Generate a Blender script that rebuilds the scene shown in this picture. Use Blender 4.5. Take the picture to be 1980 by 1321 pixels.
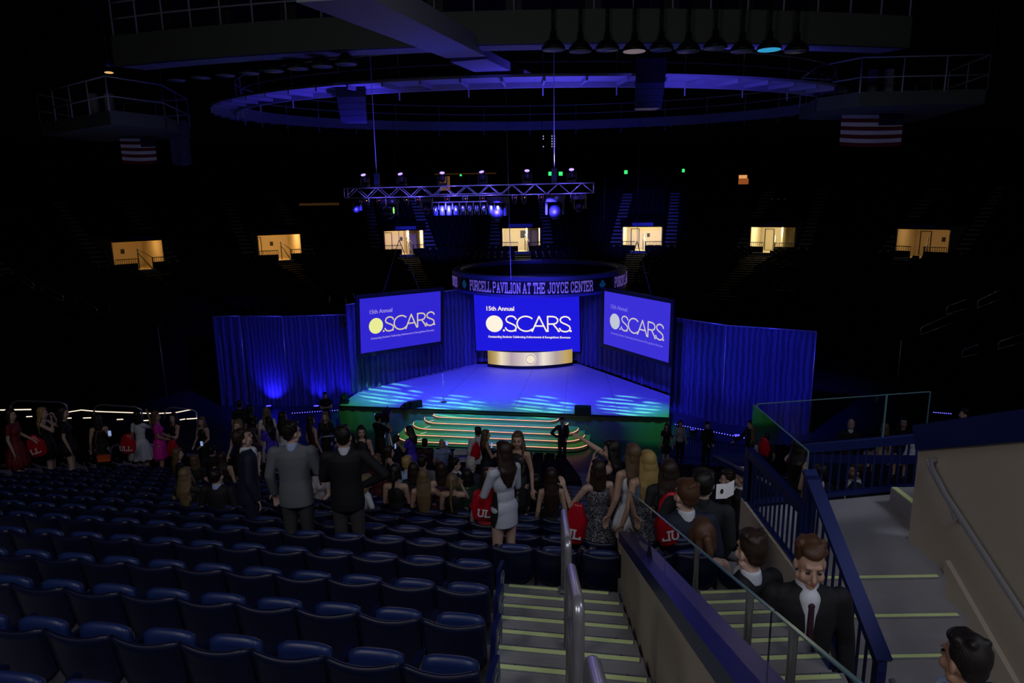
import bpy, math, random
from mathutils import Vector, Matrix, Euler, noise
random.seed(7)
SC = bpy.context.scene
COL = SC.collection
for o in list(bpy.data.objects):
    bpy.data.objects.remove(o)
PI = math.pi
def R(d): return d*PI/180
def V(*a): return Vector(a)

# ------------------------------------------------------------------ camera
CAMZ = 11.2
F = 1320.0
cam_d = bpy.data.cameras.new('camera'); cam_d.sensor_width = 36; cam_d.lens = 24
cam_d.clip_start = 0.05; cam_d.clip_end = 400
cam = bpy.data.objects.new('camera', cam_d); COL.objects.link(cam)
CM = Euler((R(78), 0, 0)).to_matrix() @ Euler((0, 0, R(-0.9))).to_matrix()
cam.matrix_world = Matrix.Translation((0, 0, CAMZ)) @ CM.to_4x4()
SC.camera = cam
# ------------------------------------------------------------------ view + world
SC.view_settings.view_transform = 'Standard'; SC.view_settings.look = 'None'
SC.view_settings.gamma = 1; SC.view_settings.use_curve_mapping = False
SC.view_settings.exposure = 0.0
SC.cycles.use_denoising = True
SC.cycles.max_bounces = 6; SC.cycles.sample_clamp_indirect = 2.0
W = bpy.data.worlds.new('world'); SC.world = W; W.use_nodes = True
W.node_tree.nodes['Background'].inputs[0].default_value = (0.12, 0.14, 1.0, 1)
W.node_tree.nodes['Background'].inputs[1].default_value = 0.0045
# ------------------------------------------------------------------ big lights
def light(name, kind, loc, target, power, color, size=0.3, angle=60, blend=0.4, spread=None, sizey=None):
    d = bpy.data.lights.new(name, kind); d.energy = power; d.color = color
    if kind == 'SPOT': d.spot_size = R(angle); d.spot_blend = blend; d.shadow_soft_size = size
    elif kind == 'AREA':
        d.size = size
        if sizey: d.shape = 'RECTANGLE'; d.size_y = sizey
        if spread: d.spread = R(spread)
    else: d.shadow_soft_size = size
    o = bpy.data.objects.new(name, d); COL.objects.link(o); o.location = loc
    if target is not None:
        o.rotation_euler = (Vector(target)-Vector(loc)).to_track_quat('-Z', 'Y').to_euler()
    return o
# added unseen fill lights over the upper rows; exit portal light behind the photographer
light('foreground_fill', 'AREA', (1.5, -3.5, 17.5), (2.5, 8, 8), 210, (0.78, 0.84, 1.0), 3.0)
light('foreground_fill', 'AREA', (10, 3, 18), (3.5, 7.5, 7), 75, (0.80, 0.85, 1.0), 2.0, spread=110)
light('foreground_fill', 'AREA', (-6, -1.5, 16.5), (1.2, 5, 8), 150, (0.95, 0.90, 0.88), 2.5)  # added fill that brightens the aisle side of the cream wall
light('portal_light', 'AREA', (2.2, -1.2, 10.4), (2.5, 5, 8), 11, (0.95, 0.92, 0.95), 1.0)
# blue stage wash from the truss
for (x, y, tx, ty, p) in ((-6, 27, -4.5, 37, 1), (-2.5, 26.5, -2, 37.5, 1), (1.5, 26, 1.5, 38, 1), (4.5, 25.5, 5, 35.5, 1), (-0.5, 26.5, -0.5, 33, 1)):
    light('blue_wash_light', 'SPOT', (x, y, 11.0), (tx, ty, 1.2), 9800*p, (0.045, 0.035, 1.0), 0.3, 50, 0.8)
# ------------------------------------------------------------------ picture ray helpers (used to measure where things stand)
def ray(px, py):
    return CM @ Vector(((px-990)/F, -(py-660.5)/F, -1))
def at_y(px, py, Y):
    r = ray(px, py); t = Y/r.y; return Vector((r.x*t, Y, CAMZ+r.z*t))
def at_z(px, py, z):
    r = ray(px, py); t = (z-CAMZ)/r.z; return Vector((r.x*t, r.y*t, z))
def at_d(px, py, d):
    r = ray(px, py); return Vector((r.x*d, r.y*d, CAMZ+r.z*d))
ANG = R(9.45); UC, US = math.cos(ANG), math.sin(ANG)
def us(u, s, z=0.0): return Vector((u*UC+s*US, -u*US+s*UC, z))       # row frame -> world
def xy_us(x, y): return (x*UC-y*US, x*US+y*UC)

# ------------------------------------------------------------------ materials
MATS = {}
def mat(name, color, rough=0.6, metal=0.0, emit=None, estr=0.0, spec=0.5, bump=0.0, bscale=20, trans=0, var=0.0, vscale=4.0, ior=1.45, alpha=1):
    if name in MATS: return MATS[name]
    m = bpy.data.materials.new(name); m.use_nodes = True
    nt = m.node_tree; b = nt.nodes['Principled BSDF']
    b.inputs['Base Color'].default_value = (*color, 1); b.inputs['Roughness'].default_value = rough
    b.inputs['Metallic'].default_value = metal; b.inputs['Specular IOR Level'].default_value = spec
    b.inputs['IOR'].default_value = ior
    if trans: b.inputs['Transmission Weight'].default_value = trans
    if emit: b.inputs['Emission Color'].default_value = (*emit, 1); b.inputs['Emission Strength'].default_value = estr
    tc = nt.nodes.new('ShaderNodeTexCoord')
    if bump:
        n = nt.nodes.new('ShaderNodeTexNoise'); n.inputs['Scale'].default_value = bscale
        nt.links.new(tc.outputs['Object'], n.inputs['Vector'])
        bp = nt.nodes.new('ShaderNodeBump'); bp.inputs['Strength'].default_value = bump; bp.inputs['Distance'].default_value = 0.02
        nt.links.new(n.outputs['Fac'], bp.inputs['Height']); nt.links.new(bp.outputs['Normal'], b.inputs['Normal'])
    if var:
        n = nt.nodes.new('ShaderNodeTexNoise'); n.inputs['Scale'].default_value = vscale; n.inputs['Detail'].default_value = 5
        nt.links.new(tc.outputs['Object'], n.inputs['Vector'])
        mx = nt.nodes.new('ShaderNodeMix'); mx.data_type = 'RGBA'
        mx.inputs[6].default_value = (*[c*(1-var) for c in color], 1); mx.inputs[7].default_value = (*[min(1, c*(1+var)) for c in color], 1)
        nt.links.new(n.outputs['Fac'], mx.inputs[0]); nt.links.new(mx.outputs[2], b.inputs['Base Color'])
    MATS[name] = m
    return m
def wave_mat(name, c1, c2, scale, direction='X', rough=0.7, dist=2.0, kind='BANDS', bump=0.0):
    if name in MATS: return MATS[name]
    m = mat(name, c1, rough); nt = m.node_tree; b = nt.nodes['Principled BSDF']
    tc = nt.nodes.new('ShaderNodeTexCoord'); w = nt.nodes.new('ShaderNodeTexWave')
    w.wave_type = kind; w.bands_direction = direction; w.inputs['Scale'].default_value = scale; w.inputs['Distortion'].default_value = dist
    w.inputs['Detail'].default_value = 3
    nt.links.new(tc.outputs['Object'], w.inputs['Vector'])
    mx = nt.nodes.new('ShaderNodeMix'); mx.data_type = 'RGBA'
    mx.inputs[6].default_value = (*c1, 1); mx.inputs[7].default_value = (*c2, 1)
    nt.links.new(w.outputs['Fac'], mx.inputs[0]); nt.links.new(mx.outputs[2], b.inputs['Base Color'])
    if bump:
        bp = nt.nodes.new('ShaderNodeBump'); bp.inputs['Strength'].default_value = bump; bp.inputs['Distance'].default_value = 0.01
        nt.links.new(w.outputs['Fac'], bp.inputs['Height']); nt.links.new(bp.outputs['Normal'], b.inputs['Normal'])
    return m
def speckle_mat(name, c1, c2, scale, thr=0.5, rough=0.7):
    if name in MATS: return MATS[name]
    m = mat(name, c1, rough); nt = m.node_tree; b = nt.nodes['Principled BSDF']
    tc = nt.nodes.new('ShaderNodeTexCoord'); n = nt.nodes.new('ShaderNodeTexNoise'); n.inputs['Scale'].default_value = scale
    nt.links.new(tc.outputs['Object'], n.inputs['Vector'])
    r = nt.nodes.new('ShaderNodeValToRGB'); r.color_ramp.interpolation = 'CONSTANT'
    r.color_ramp.elements[0].color = (*c1, 1); r.color_ramp.elements[1].color = (*c2, 1); r.color_ramp.elements[1].position = thr
    nt.links.new(n.outputs['Fac'], r.inputs[0]); nt.links.new(r.outputs[0], b.inputs['Base Color'])
    return m
def glow(name, color, strength):
    if name in MATS: return MATS[name]
    m = bpy.data.materials.new(name); m.use_nodes = True; nt = m.node_tree
    nt.nodes.remove(nt.nodes['Principled BSDF']); e = nt.nodes.new('ShaderNodeEmission')
    e.inputs[0].default_value = (*color, 1); e.inputs[1].default_value = strength
    nt.links.new(e.outputs[0], nt.nodes['Material Output'].inputs[0]); MATS[name] = m
    return m
M = dict(
    concrete=mat('concrete', (0.30, 0.29, 0.31), 0.75, bump=0.15, bscale=40, var=0.18, vscale=2.5),
    wallpaint=mat('cream_wall_paint', (0.47, 0.41, 0.33), 0.8, var=0.10, vscale=1.6),
    blue_metal=mat('navy_metal', (0.012, 0.022, 0.13), 0.35, 0.3),
    seat=mat('navy_seat_shaded_plastic', (0.0030, 0.006, 0.032), 0.40, bump=0.05, bscale=150),  # backrest copy of the navy plastic, darkened to hold its shade
    seat_pan=mat('navy_seat_pan_lit_plastic', (0.012, 0.028, 0.125), 0.38),  # pan copy of the same plastic, lightened as if catching overhead light
    seat_far=mat('navy_far_seat_shaded_plastic', (0.003, 0.004, 0.014), 0.7, spec=.2),  # distant copy, shade of the unlit stands put into the colour
    black=mat('black_metal', (0.010, 0.010, 0.012), 0.5, 0.2),
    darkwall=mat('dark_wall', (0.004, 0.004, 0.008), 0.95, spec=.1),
    steel=mat('brushed_steel', (0.50, 0.50, 0.53), 0.30, 0.65),
    alu=mat('aluminium_truss', (0.65, 0.66, 0.70), 0.3, 0.6),
    nosing=mat('photoluminescent_strip', (0.62, 0.70, 0.36), 0.6, emit=(0.55, 0.70, 0.22), estr=0.055),
    nosing_metal=mat('nosing_metal', (0.45, 0.45, 0.52), 0.35, 0.7),
    steeppaint=mat('catwalk_paint', (0.11, 0.12, 0.10), 0.7),
    white_paint=mat('white_catwalk_paint', (0.40, 0.41, 0.47), 0.6),
    dome=mat('dome_panel', (0.035, 0.035, 0.06), 0.9, var=0.4, vscale=0.15),
    stage=mat('stage_deck_paint', (0.40, 0.42, 0.45), 0.55, var=0.12, vscale=3.0, bump=0.05, bscale=8),
    fascia=mat('green_lit_skirt_cloth', (0.10, 0.13, 0.11), 0.8),
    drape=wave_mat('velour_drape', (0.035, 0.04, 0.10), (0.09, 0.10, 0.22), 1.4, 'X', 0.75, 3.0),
    floor=mat('arena_floor_cover', (0.05, 0.06, 0.08), 0.35, var=0.2, vscale=0.8),
    white=mat('white_plastic', (0.75, 0.75, 0.75), 0.5),
)
gl = mat('clear_glass', (0.93, 0.97, 0.97), 0.0, spec=0.5, trans=1.0)
# thin glazing: mostly transparent, mirror share from Fresnel
def glass_mat():
    m = bpy.data.materials.new('thin_guard_glass'); m.use_nodes = True; nt = m.node_tree
    nt.nodes.remove(nt.nodes['Principled BSDF'])
    t = nt.nodes.new('ShaderNodeBsdfTransparent'); t.inputs[0].default_value = (0.86, 0.90, 0.90, 1)
    g = nt.nodes.new('ShaderNodeBsdfGlossy'); g.inputs['Roughness'].default_value = 0.0
    f = nt.nodes.new('ShaderNodeFresnel'); f.inputs[0].default_value = 1.42
    mx = nt.nodes.new('ShaderNodeMixShader')
    nt.links.new(f.outputs[0], mx.inputs[0]); nt.links.new(t.outputs[0], mx.inputs[1]); nt.links.new(g.outputs[0], mx.inputs[2])
    nt.links.new(mx.outputs[0], nt.nodes['Material Output'].inputs[0]); return m
M['glass'] = glass_mat()
M['glass_edge_glint'] = mat('glass_edge_glint', (0.10, 0.20, 0.24), 0.25, emit=(0.1, 0.3, 0.4), estr=0.006)  # faint emission added as a glint along the pane edges

# ------------------------------------------------------------------ mesh builder
class MB:
    def __init__(s): s.v = []; s.f = []; s.smooth = []
    def add(s, vs, fs, smooth=False, mx=None):
        b = len(s.v)
        for p in vs:
            p = Vector(p)
            s.v.append(mx @ p if mx else p)
        for f in fs: s.f.append([i+b for i in f]); s.smooth.append(smooth)
        return s
    def box(s, lo, hi, mx=None):
        x0, y0, z0 = lo; x1, y1, z1 = hi
        s.add([(x0,y0,z0),(x1,y0,z0),(x1,y1,z0),(x0,y1,z0),(x0,y0,z1),(x1,y0,z1),(x1,y1,z1),(x0,y1,z1)],
              [(0,3,2,1),(4,5,6,7),(0,1,5,4),(1,2,6,5),(2,3,7,6),(3,0,4,7)], mx=mx); return s
    def prism(s, pts, z0, z1, zf=None):         # polygon in xy; zf(x,y) optional lift
        n = len(pts); f = zf or (lambda x, y: 0)
        vs = [(p[0], p[1], z0+f(p[0], p[1])) for p in pts]+[(p[0], p[1], z1+f(p[0], p[1])) for p in pts]
        a = sum(pts[i][0]*pts[(i+1)%n][1]-pts[(i+1)%n][0]*pts[i][1] for i in range(n))
        fs = [list(range(n))[::-1], list(range(n, 2*n))]+[(i, (i+1)%n, n+(i+1)%n, n+i) for i in range(n)]
        if a < 0: fs = [f_[::-1] for f_ in [list(q) for q in fs]]
        s.add(vs, fs); return s
    def bar(s, p, q, w, h=None, up=(0,0,1)):    # rectangular bar
        p = Vector(p); q = Vector(q); h = h or w; d = (q-p)
        if d.length < 1e-6: return s
        d.normalize(); side = d.cross(Vector(up))
        if side.length < 1e-3: side = d.cross(Vector((1,0,0)))
        side.normalize(); u = side.cross(d)
        vs = []
        for c in (p, q):
            for a, b in ((-1,-1),(1,-1),(1,1),(-1,1)): vs.append(c+side*a*w/2+u*b*h/2)
        s.add(vs, [(0,1,2,3)[::-1],(4,5,6,7),(0,1,5,4),(1,2,6,5),(2,3,7,6),(3,0,4,7)]); return s
    def tube(s, pts, r, seg=8, closed=False):
        pts = [Vector(p) for p in pts]; n = len(pts); rings = []
        up = None
        for i, p in enumerate(pts):
            if closed: d = pts[(i+1)%n]-pts[i-1]
            else: d = pts[min(i+1,n-1)]-pts[max(i-1,0)]
            d.normalize()
            if up is None:
                up = Vector((0,0,1)) if abs(d.z) < .9 else Vector((1,0,0))
            a = d.cross(up)
            if a.length < 1e-3: a = d.cross(Vector((0,1,0)))
            a.normalize(); b = a.cross(d).normalized(); up = b
            rr = r[i] if isinstance(r, (list, tuple)) else r
            rings.append([p+(a*math.cos(t*2*PI/seg)+b*math.sin(t*2*PI/seg))*rr for t in range(seg)])
        vs = [v for rg in rings for v in rg]; fs = []
        m = n if closed else n-1
        for i in range(m):
            for t in range(seg):
                a = i*seg+t; b = i*seg+(t+1)%seg; c = ((i+1)%n)*seg+(t+1)%seg; d = ((i+1)%n)*seg+t
                fs.append((a,d,c,b))
        if not closed: fs += [list(range(seg)), [(n-1)*seg+t for t in range(seg)][::-1]]
        s.add(vs, fs, True); return s
    def ell(s, c, r, rot=None, seg=12, rings=8):
        vs = [(0,0,1)]
        for i in range(1, rings):
            a = PI*i/rings
            for j in range(seg): b = 2*PI*j/seg; vs.append((math.sin(a)*math.cos(b), math.sin(a)*math.sin(b), math.cos(a)))
        vs.append((0,0,-1)); fs = []
        for j in range(seg): fs.append((0, 1+j, 1+(j+1)%seg)); 
        for i in range(rings-2):
            for j in range(seg):
                a = 1+i*seg+j; b = 1+i*seg+(j+1)%seg; fs.append((a, a+seg, b+seg, b))
        L = len(vs)-1
        for j in range(seg): fs.append((L, L-seg+(j+1)%seg, L-seg+j))
        rm = Euler(rot).to_matrix() if rot else Matrix.Identity(3)
        s.add([Vector(c)+rm @ Vector((x*r[0], y*r[1], z*r[2])) for x, y, z in vs], fs, True); return s
    def cap(s, p, q, r1, r2, seg=10):           # tapered capsule
        p = Vector(p); q = Vector(q); d = q-p
        if d.length < 1e-5: d = Vector((0,0,1e-4))
        dn = d.normalized(); pts = []; rs = []
        for a in (80, 55, 25, 0): pts.append(p-dn*r1*math.sin(R(a))); rs.append(max(r1*math.cos(R(a)), r1*.08))
        for a in (0, 25, 55, 80): pts.append(q+dn*r2*math.sin(R(a))); rs.append(max(r2*math.cos(R(a)), r2*.08))
        return s.tube(pts, rs, seg)
    def loft(s, rings, seg=24, cap=True, fold=0.0, nf=9):   # rings: (cx,cy,z,rx,ry)
        vs = []; n = len(rings)
        for k, (cx, cy, z, rx, ry) in enumerate(rings):
            for j in range(seg):
                a = 2*PI*j/seg; w = 1+fold*(k/(n-1))*math.sin(a*nf)
                vs.append((cx+rx*w*math.cos(a), cy+ry*w*math.sin(a), z))
        fs = []
        up = rings[-1][2] > rings[0][2]
        for k in range(n-1):
            for j in range(seg):
                f = (k*seg+j, k*seg+(j+1)%seg, (k+1)*seg+(j+1)%seg, (k+1)*seg+j); fs.append(f if up else f[::-1])
        if cap:
            a = list(range(seg)); b = list(range((n-1)*seg, n*seg))
            fs += [a[::-1], b] if up else [a, b[::-1]]
        s.add(vs, fs, True); return s
    def arc(s, cx, cy, r0, r1, z0, z1, a0, a1, n):          # ring sector, angle from +Y
        vs = []
        for i in range(n+1):
            a = a0+(a1-a0)*i/n; sn, cs = math.sin(a), math.cos(a)
            for r, z in ((r0,z0),(r1,z0),(r1,z1),(r0,z1)): vs.append((cx+r*sn, cy+r*cs, z))
        fs = [(0,1,2,3),(4*n,4*n+3,4*n+2,4*n+1)]
        for i in range(n):
            for j in range(4):
                a = 4*i+j; b = 4*i+(j+1)%4; fs.append((a, a+4, b+4, b))
        s.add(vs, fs); return s
    def build(s, name, material, parent=None, tri=False):
        me = bpy.data.meshes.new(name)
        off = Vector((0,0,0))
        inv = None
        if parent is not None: inv = parent_world(parent).inverted()
        me.from_pydata([tuple(inv @ v) if inv else tuple(v) for v in s.v], [], s.f)
        me.polygons.foreach_set('use_smooth', s.smooth)
        me.materials.append(material); me.update()
        o = bpy.data.objects.new(name, me); COL.objects.link(o)
        if parent is not None: o.parent = parent
        return o
    def local(s, name, material, parent=None):              # vertices already local to parent
        me = bpy.data.meshes.new(name); me.from_pydata([tuple(v) for v in s.v], [], s.f)
        me.polygons.foreach_set('use_smooth', s.smooth); me.materials.append(material); me.update()
        o = bpy.data.objects.new(name, me); COL.objects.link(o)
        if parent is not None: o.parent = parent
        return o
def parent_world(o):
    m = o.matrix_basis.copy()
    while o.parent: o = o.parent; m = o.matrix_basis @ m
    return m
def tag(o, label=None, cat=None, group=None, kind=None):
    if label: o['label'] = label
    if cat: o['category'] = cat
    if group: o['group'] = group
    if kind: o['kind'] = kind
    return o
def thing(name, label, cat, loc=(0,0,0), rz=0, group=None):
    o = bpy.data.objects.new(name, None); COL.objects.link(o); o.location = loc; o.rotation_euler = (0,0,rz)
    o.empty_display_size = 0.1
    return tag(o, label, cat, group)
def struct(name, mb, m, label=None):
    o = mb.build(name, m); o['kind'] = 'structure'; o['label'] = label or name.replace('_', ' '); return o
BAKE = []       # (object) meshes to be turned into one continuous skin at the end

# ------------------------------------------------------------------ the seating slope in front of the photographer
ROWP = 0.79; RISE = 0.28; S_F = 6.7*UC-0.05
SEATH = .77
def row_s(n): return S_F+ROWP*n
def row_z(n): return max(0.0, CAMZ-3.57-SEATH-RISE*n)
NEAR = [(1.96, 2.14), (2.75, 2.38), (3.54, 2.62), (4.33, 2.86), (5.12, 3.10), (5.91, 3.33)]
def deck_z(x, y):
    u, s = xy_us(x, y)
    if x > 1.05 and y < 6.3 and x < 3.6:
        return CAMZ-3.85
    if s < S_F-0.12:
        fl = CAMZ-2.3-.30*(s/UC)
        for D, h in NEAR:
            if s >= D*UC-.15: fl = CAMZ-h-SEATH
        return fl
    n = int((s-(S_F-0.12))/ROWP); return row_z(n)

# ================================================================== SETTING
# arena floor
struct('floor', MB().box((-45, -8, -0.3), (48, 85, 0.0)), M['floor'], 'dark glossy covered arena floor below the stands')
# terraces of the lower bowl in front of the camera (concrete treads), one solid per stand
mb = MB()
for n in range(27):
    s0 = row_s(n)-0.12; z = row_z(n)
    if z <= 0: break
    yy = us(0, s0).y
    def add_tread(x0, x1):
        # x limits in world X measured on this row
        def pt(x, s):       # u so that world x = x on line s
            u = (x-s*US)/UC; return us(u, s)
        a = pt(x0, s0); b = pt(x1, s0); c = pt(x1, s0+ROWP); d = pt(x0, s0+ROWP)
        mb.prism([(a.x,a.y),(b.x,b.y),(c.x,c.y),(d.x,d.y)], max(-.1, z-1.2), z)
    add_tread(-0.85*yy-3, 9.5 if n > 1 else 1.05+.05*n*ROWP+1.3)
struct('floor', mb, M['concrete'], 'grey concrete seating terraces stepping down towards the stage')
mb = MB()
for i, (D, h) in enumerate(NEAR):
    s0 = D*UC-.15; s1 = s0+.78 if i < 5 else S_F-.12
    def pt(x, s): u = (x-s*US)/UC; return us(u, s)
    x0, x1 = -6.5-1.0*D*.3, -0.17
    a, b, c, d = pt(x0, s0), pt(x1, s0), pt(x1, s1), pt(x0, s1); z = CAMZ-h-SEATH
    mb.prism([(a.x,a.y),(b.x,b.y),(c.x,c.y),(d.x,d.y)], z-1.2, z)
struct('floor', mb, M['concrete'], 'grey concrete terraces under the nearest navy rows')
# aisle stairs
def aisle_h(D): return 1.65+.3605*D
mb = MB(); NOS = [6.31-.39*i for i in range(14)]
for i, D in enumerate(NOS):
    h = aisle_h(D)
    def pt(x, D_):  # lines turned like the rows, D measured at x=0.4
        s = D_*UC+.4*US; u = (x-s*US)/UC; return us(u, s)
    xl, xr = -.17, .84+.07*(D-3.6)
    a, b, c, d = pt(xl, D-.39), pt(xr, D-.39), pt(xr, D), pt(xl, D)
    mb.prism([(a.x,a.y),(b.x,b.y),(c.x,c.y),(d.x,d.y)], CAMZ-h-1.0, CAMZ-h)
a, b, c, d = pt(-.17, 6.31), pt(1.04, 6.31), pt(1.04, 6.57), pt(-.17, 6.57)
mb.prism([(a.x,a.y),(b.x,b.y),(c.x,c.y),(d.x,d.y)], CAMZ-5, CAMZ-4.07)
struct('floor', mb, M['concrete'], 'grey concrete aisle stairs running down beside the navy seats')
for i, D in enumerate(NOS[:10]):
    h = aisle_h(D); z = CAMZ-h
    xl, xr = -.13-.0*i, .84+.07*(D-3.6)-.03
    if i == 0: xl += .06; xr -= .07
    t = thing('stair_nosing', 'metal stair edge with a glowing yellow-green strip, %s step from the bottom of the aisle' % ['lowest','second','third','fourth','fifth','sixth','seventh','eighth','ninth','tenth'][i], 'stair nosing', pt(xl, D)+V(0,0,z))
    a, b = pt(xl, D-.035), pt(xr, D-.035); a.z = b.z = z+.004
    MB().bar(a, b, .066, .012).build('metal_edge', M['nosing_metal'], t)
    a, b = pt(xl, D-.045), pt(xr, D-.045); a.z = b.z = z+.012
    MB().bar(a, b, .036, .008).build('glow_strip', M['nosing'], t)
    for fx in (.12, .5, .88):
        p = pt(xl+(xr-xl)*fx, D-.012); p.z = z+.011
        MB().ell(p, (.006,.006,.003), seg=8, rings=4).build('screw', M['black'], t)
# concrete wall between the aisle and the exit lane, with navy cap and glass
def wx(Y): return .80+.068*(Y-2.33)
def wh(Y): return 1.88+.3907*(Y-2.33)
mb = MB(); Y0, Y1 = -0.6, 6.30
pts = [(Y0, wh(Y0)), (Y1, wh(Y1)), (Y1, 5.0), (Y0, 5.0)]
vs = []
for dx in (0, .15):
    for Y, h in pts: vs.append((wx(Y)+dx, Y, CAMZ-h))
mb.add(vs, [(0,1,2,3),(7,6,5,4),(0,4,5,1),(1,5,6,2),(2,6,7,3),(3,7,4,0)])
struct('wall_aisle', mb, M['wallpaint'], 'low cream concrete wall between the aisle stairs and the exit lane')
t = thing('glass_guard', 'navy metal cap rail with clear glass panel on the cream wall beside the aisle stairs', 'glass railing', (wx(3), 3, CAMZ-wh(3)))
mb = MB()
a = V(wx(Y0)+.075, Y0, CAMZ-wh(Y0)+.045); b = V(wx(Y1)+.075, Y1+.05, CAMZ-wh(Y1)+.045)
mb.bar(a, b, .19, .10); mb.build('cap_rail', M['blue_metal'], t)
mb = MB()
def gp(Y, dz): return V(wx(Y)+.075, Y, CAMZ-wh(Y)+.09+dz*(.31+.036*(Y-2))/.43 if dz else CAMZ-wh(Y)+.09)
for (ya, yb) in ((-.6, 2.02), (2.04, 4.1), (4.12, 6.28)):
    g = MB(); g.add([gp(ya,0)+V(-.006,0,0), gp(yb,0)+V(-.006,0,0), gp(yb,.43)+V(-.006,0,0), gp(ya,.43)+V(-.006,0,0), gp(ya,0)+V(.006,0,0), gp(yb,0)+V(.006,0,0), gp(yb,.43)+V(.006,0,0), gp(ya,.43)+V(.006,0,0)],
       [(0,1,2,3),(7,6,5,4),(0,4,5,1),(1,5,6,2),(3,2,6,7),(3,7,4,0)]); g.build('glass_panel', M['glass'], t)
    e = MB(); e.bar(gp(ya,.43), gp(yb,.43), .013, .006); e.bar(gp(yb,0), gp(yb,.43), .013, .006); e.build('polished_edge', M['glass_edge_glint'], t)
# exit lane / passage floor
mb = MB(); mb.box((1.05, -1.0, CAMZ-4.6), (3.6, 3.8, CAMZ-3.86)); mb.box((1.05, 3.8, CAMZ-5.2), (2.34, 6.36, CAMZ-3.86))
struct('floor', mb, M['concrete'], 'grey concrete floor of the exit passage')
# platform and its steps
mb = MB()
mb.prism([(2.34, 5.05), (3.57, 5.05), (3.57, 5.66), (5.2, 5.66), (5.2, 6.85), (2.34, 6.38)], CAMZ-5.0, CAMZ-3.11)
for k, (Y, h) in enumerate(((4.76, 3.27), (4.48, 3.42), (4.20, 3.57), (3.92, 3.71))):
    mb.box((2.34, Y, CAMZ-4.6), (3.57, Y+.30, CAMZ-h))
struct('floor', mb, M['concrete'], 'grey concrete landing with steps behind the navy railing')
for k, (Y, h) in enumerate(((5.05, 3.11), (4.76, 3.27), (4.48, 3.42), (4.20, 3.57), (3.92, 3.71))):
    t = thing('stair_nosing', 'pale metal nosing on the landing steps beside the cream wall, %s from the top' % ['first','second','third','fourth','fifth'][k], 'stair nosing', (2.4, Y, CAMZ-h))
    MB().box((2.40, Y-.006, CAMZ-h), (3.46, Y+.04, CAMZ-h+.012)).build('metal_edge', M['nosing_metal'], t)
    MB().box((2.40, Y+.002, CAMZ-h+.012), (3.46, Y+.030, CAMZ-h+.017)).build('glow_strip', M['nosing'], t)
t = thing('concrete_step', 'small grey concrete step block on the landing against the cream wall', 'step', (4.0, 6.1, CAMZ-3.11))
MB().box((3.80, 5.72, CAMZ-3.11), (4.75, 6.42, CAMZ-2.93)).build('block', M['concrete'], t)
MB().box((3.80, 5.76, CAMZ-2.93), (3.85, 6.40, CAMZ-2.918)).build('glow_strip', M['nosing'], t)
# right cream wall
mb = MB(); Ya, Yb = 5.68, -0.8
def rh(Y): return 2.245-.445*(5.68-Y)
vs = []
for X in (3.57, 3.75):
    for Y, h in ((Ya, rh(Ya)), (Yb, rh(Yb)), (Yb, 4.6), (Ya, 4.6)): vs.append((X, Y, CAMZ-h))
mb.add(vs, [(0,1,2,3)[::-1],(7,6,5,4)[::-1],(0,4,5,1)[::-1],(1,5,6,2),(2,6,7,3),(3,7,4,0)[::-1]])
struct('wall_right', mb, M['wallpaint'], 'tall cream concrete wall at the right of the landing steps')
mb = MB(); mb.box((3.54, 3.8, CAMZ-3.9), (3.575, 3.9, CAMZ-3.5))
vs = []
for X in (3.53, 3.57):
    for Y, h in ((5.10, 2.98), (3.75, 3.68), (3.75, 3.95), (5.10, 3.95)): vs.append((X, Y, CAMZ-h))
mb.add(vs, [(0,1,2,3)[::-1],(7,6,5,4)[::-1],(0,4,5,1)[::-1],(1,5,6,2),(2,6,7,3),(3,7,4,0)[::-1]])
struct('baseboard_right', mb, M['wallpaint'], 'sloping stringer trim beside the landing steps')
t = thing('cap_rail', 'wide navy metal cap running along the top of the right cream wall', 'railing', (3.66, 5.0, CAMZ-rh(5)))
MB().bar((3.66, Ya+.04, CAMZ-rh(Ya)+.10), (3.66, Yb, CAMZ-rh(Yb)+.10), .24, .22).build('cap', M['blue_metal'], t)
MB().bar((3.76, Ya, CAMZ-rh(Ya)+.02), (5.4, Ya+.28, CAMZ-rh(Ya)+.10), .10, .34).build('return_rail', M['blue_metal'], t)
# wall handrail
t = thing('wall_handrail', 'round steel handrail bracketed to the right cream wall', 'handrail', (3.49, 5.3, CAMZ-2.28))
def hr(Y): return CAMZ-2.28-.455*(5.28-Y)+.0
MB().tube([(3.57, 5.42, hr(5.3)+.04), (3.50, 5.40, hr(5.3)+.035), (3.47, 5.32, hr(5.28)+.01), (3.46, 5.1, hr(5.1)-.035), (3.46, 4.2, hr(4.2)-.06), (3.46, 1.5, hr(1.5)-.06)], .024, 12).build('rail', M['steel'], t)
for Y in (5.02, 3.4): MB().tube([(3.57, Y, hr(Y)-.17), (3.50, Y, hr(Y)-.17), (3.46, Y, hr(Y)-.07)], .010, 8).tube([(3.567, Y, hr(Y)-.17), (3.545, Y, hr(Y)-.17)], .035, 12).build('bracket', M['steel'], t)
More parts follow.
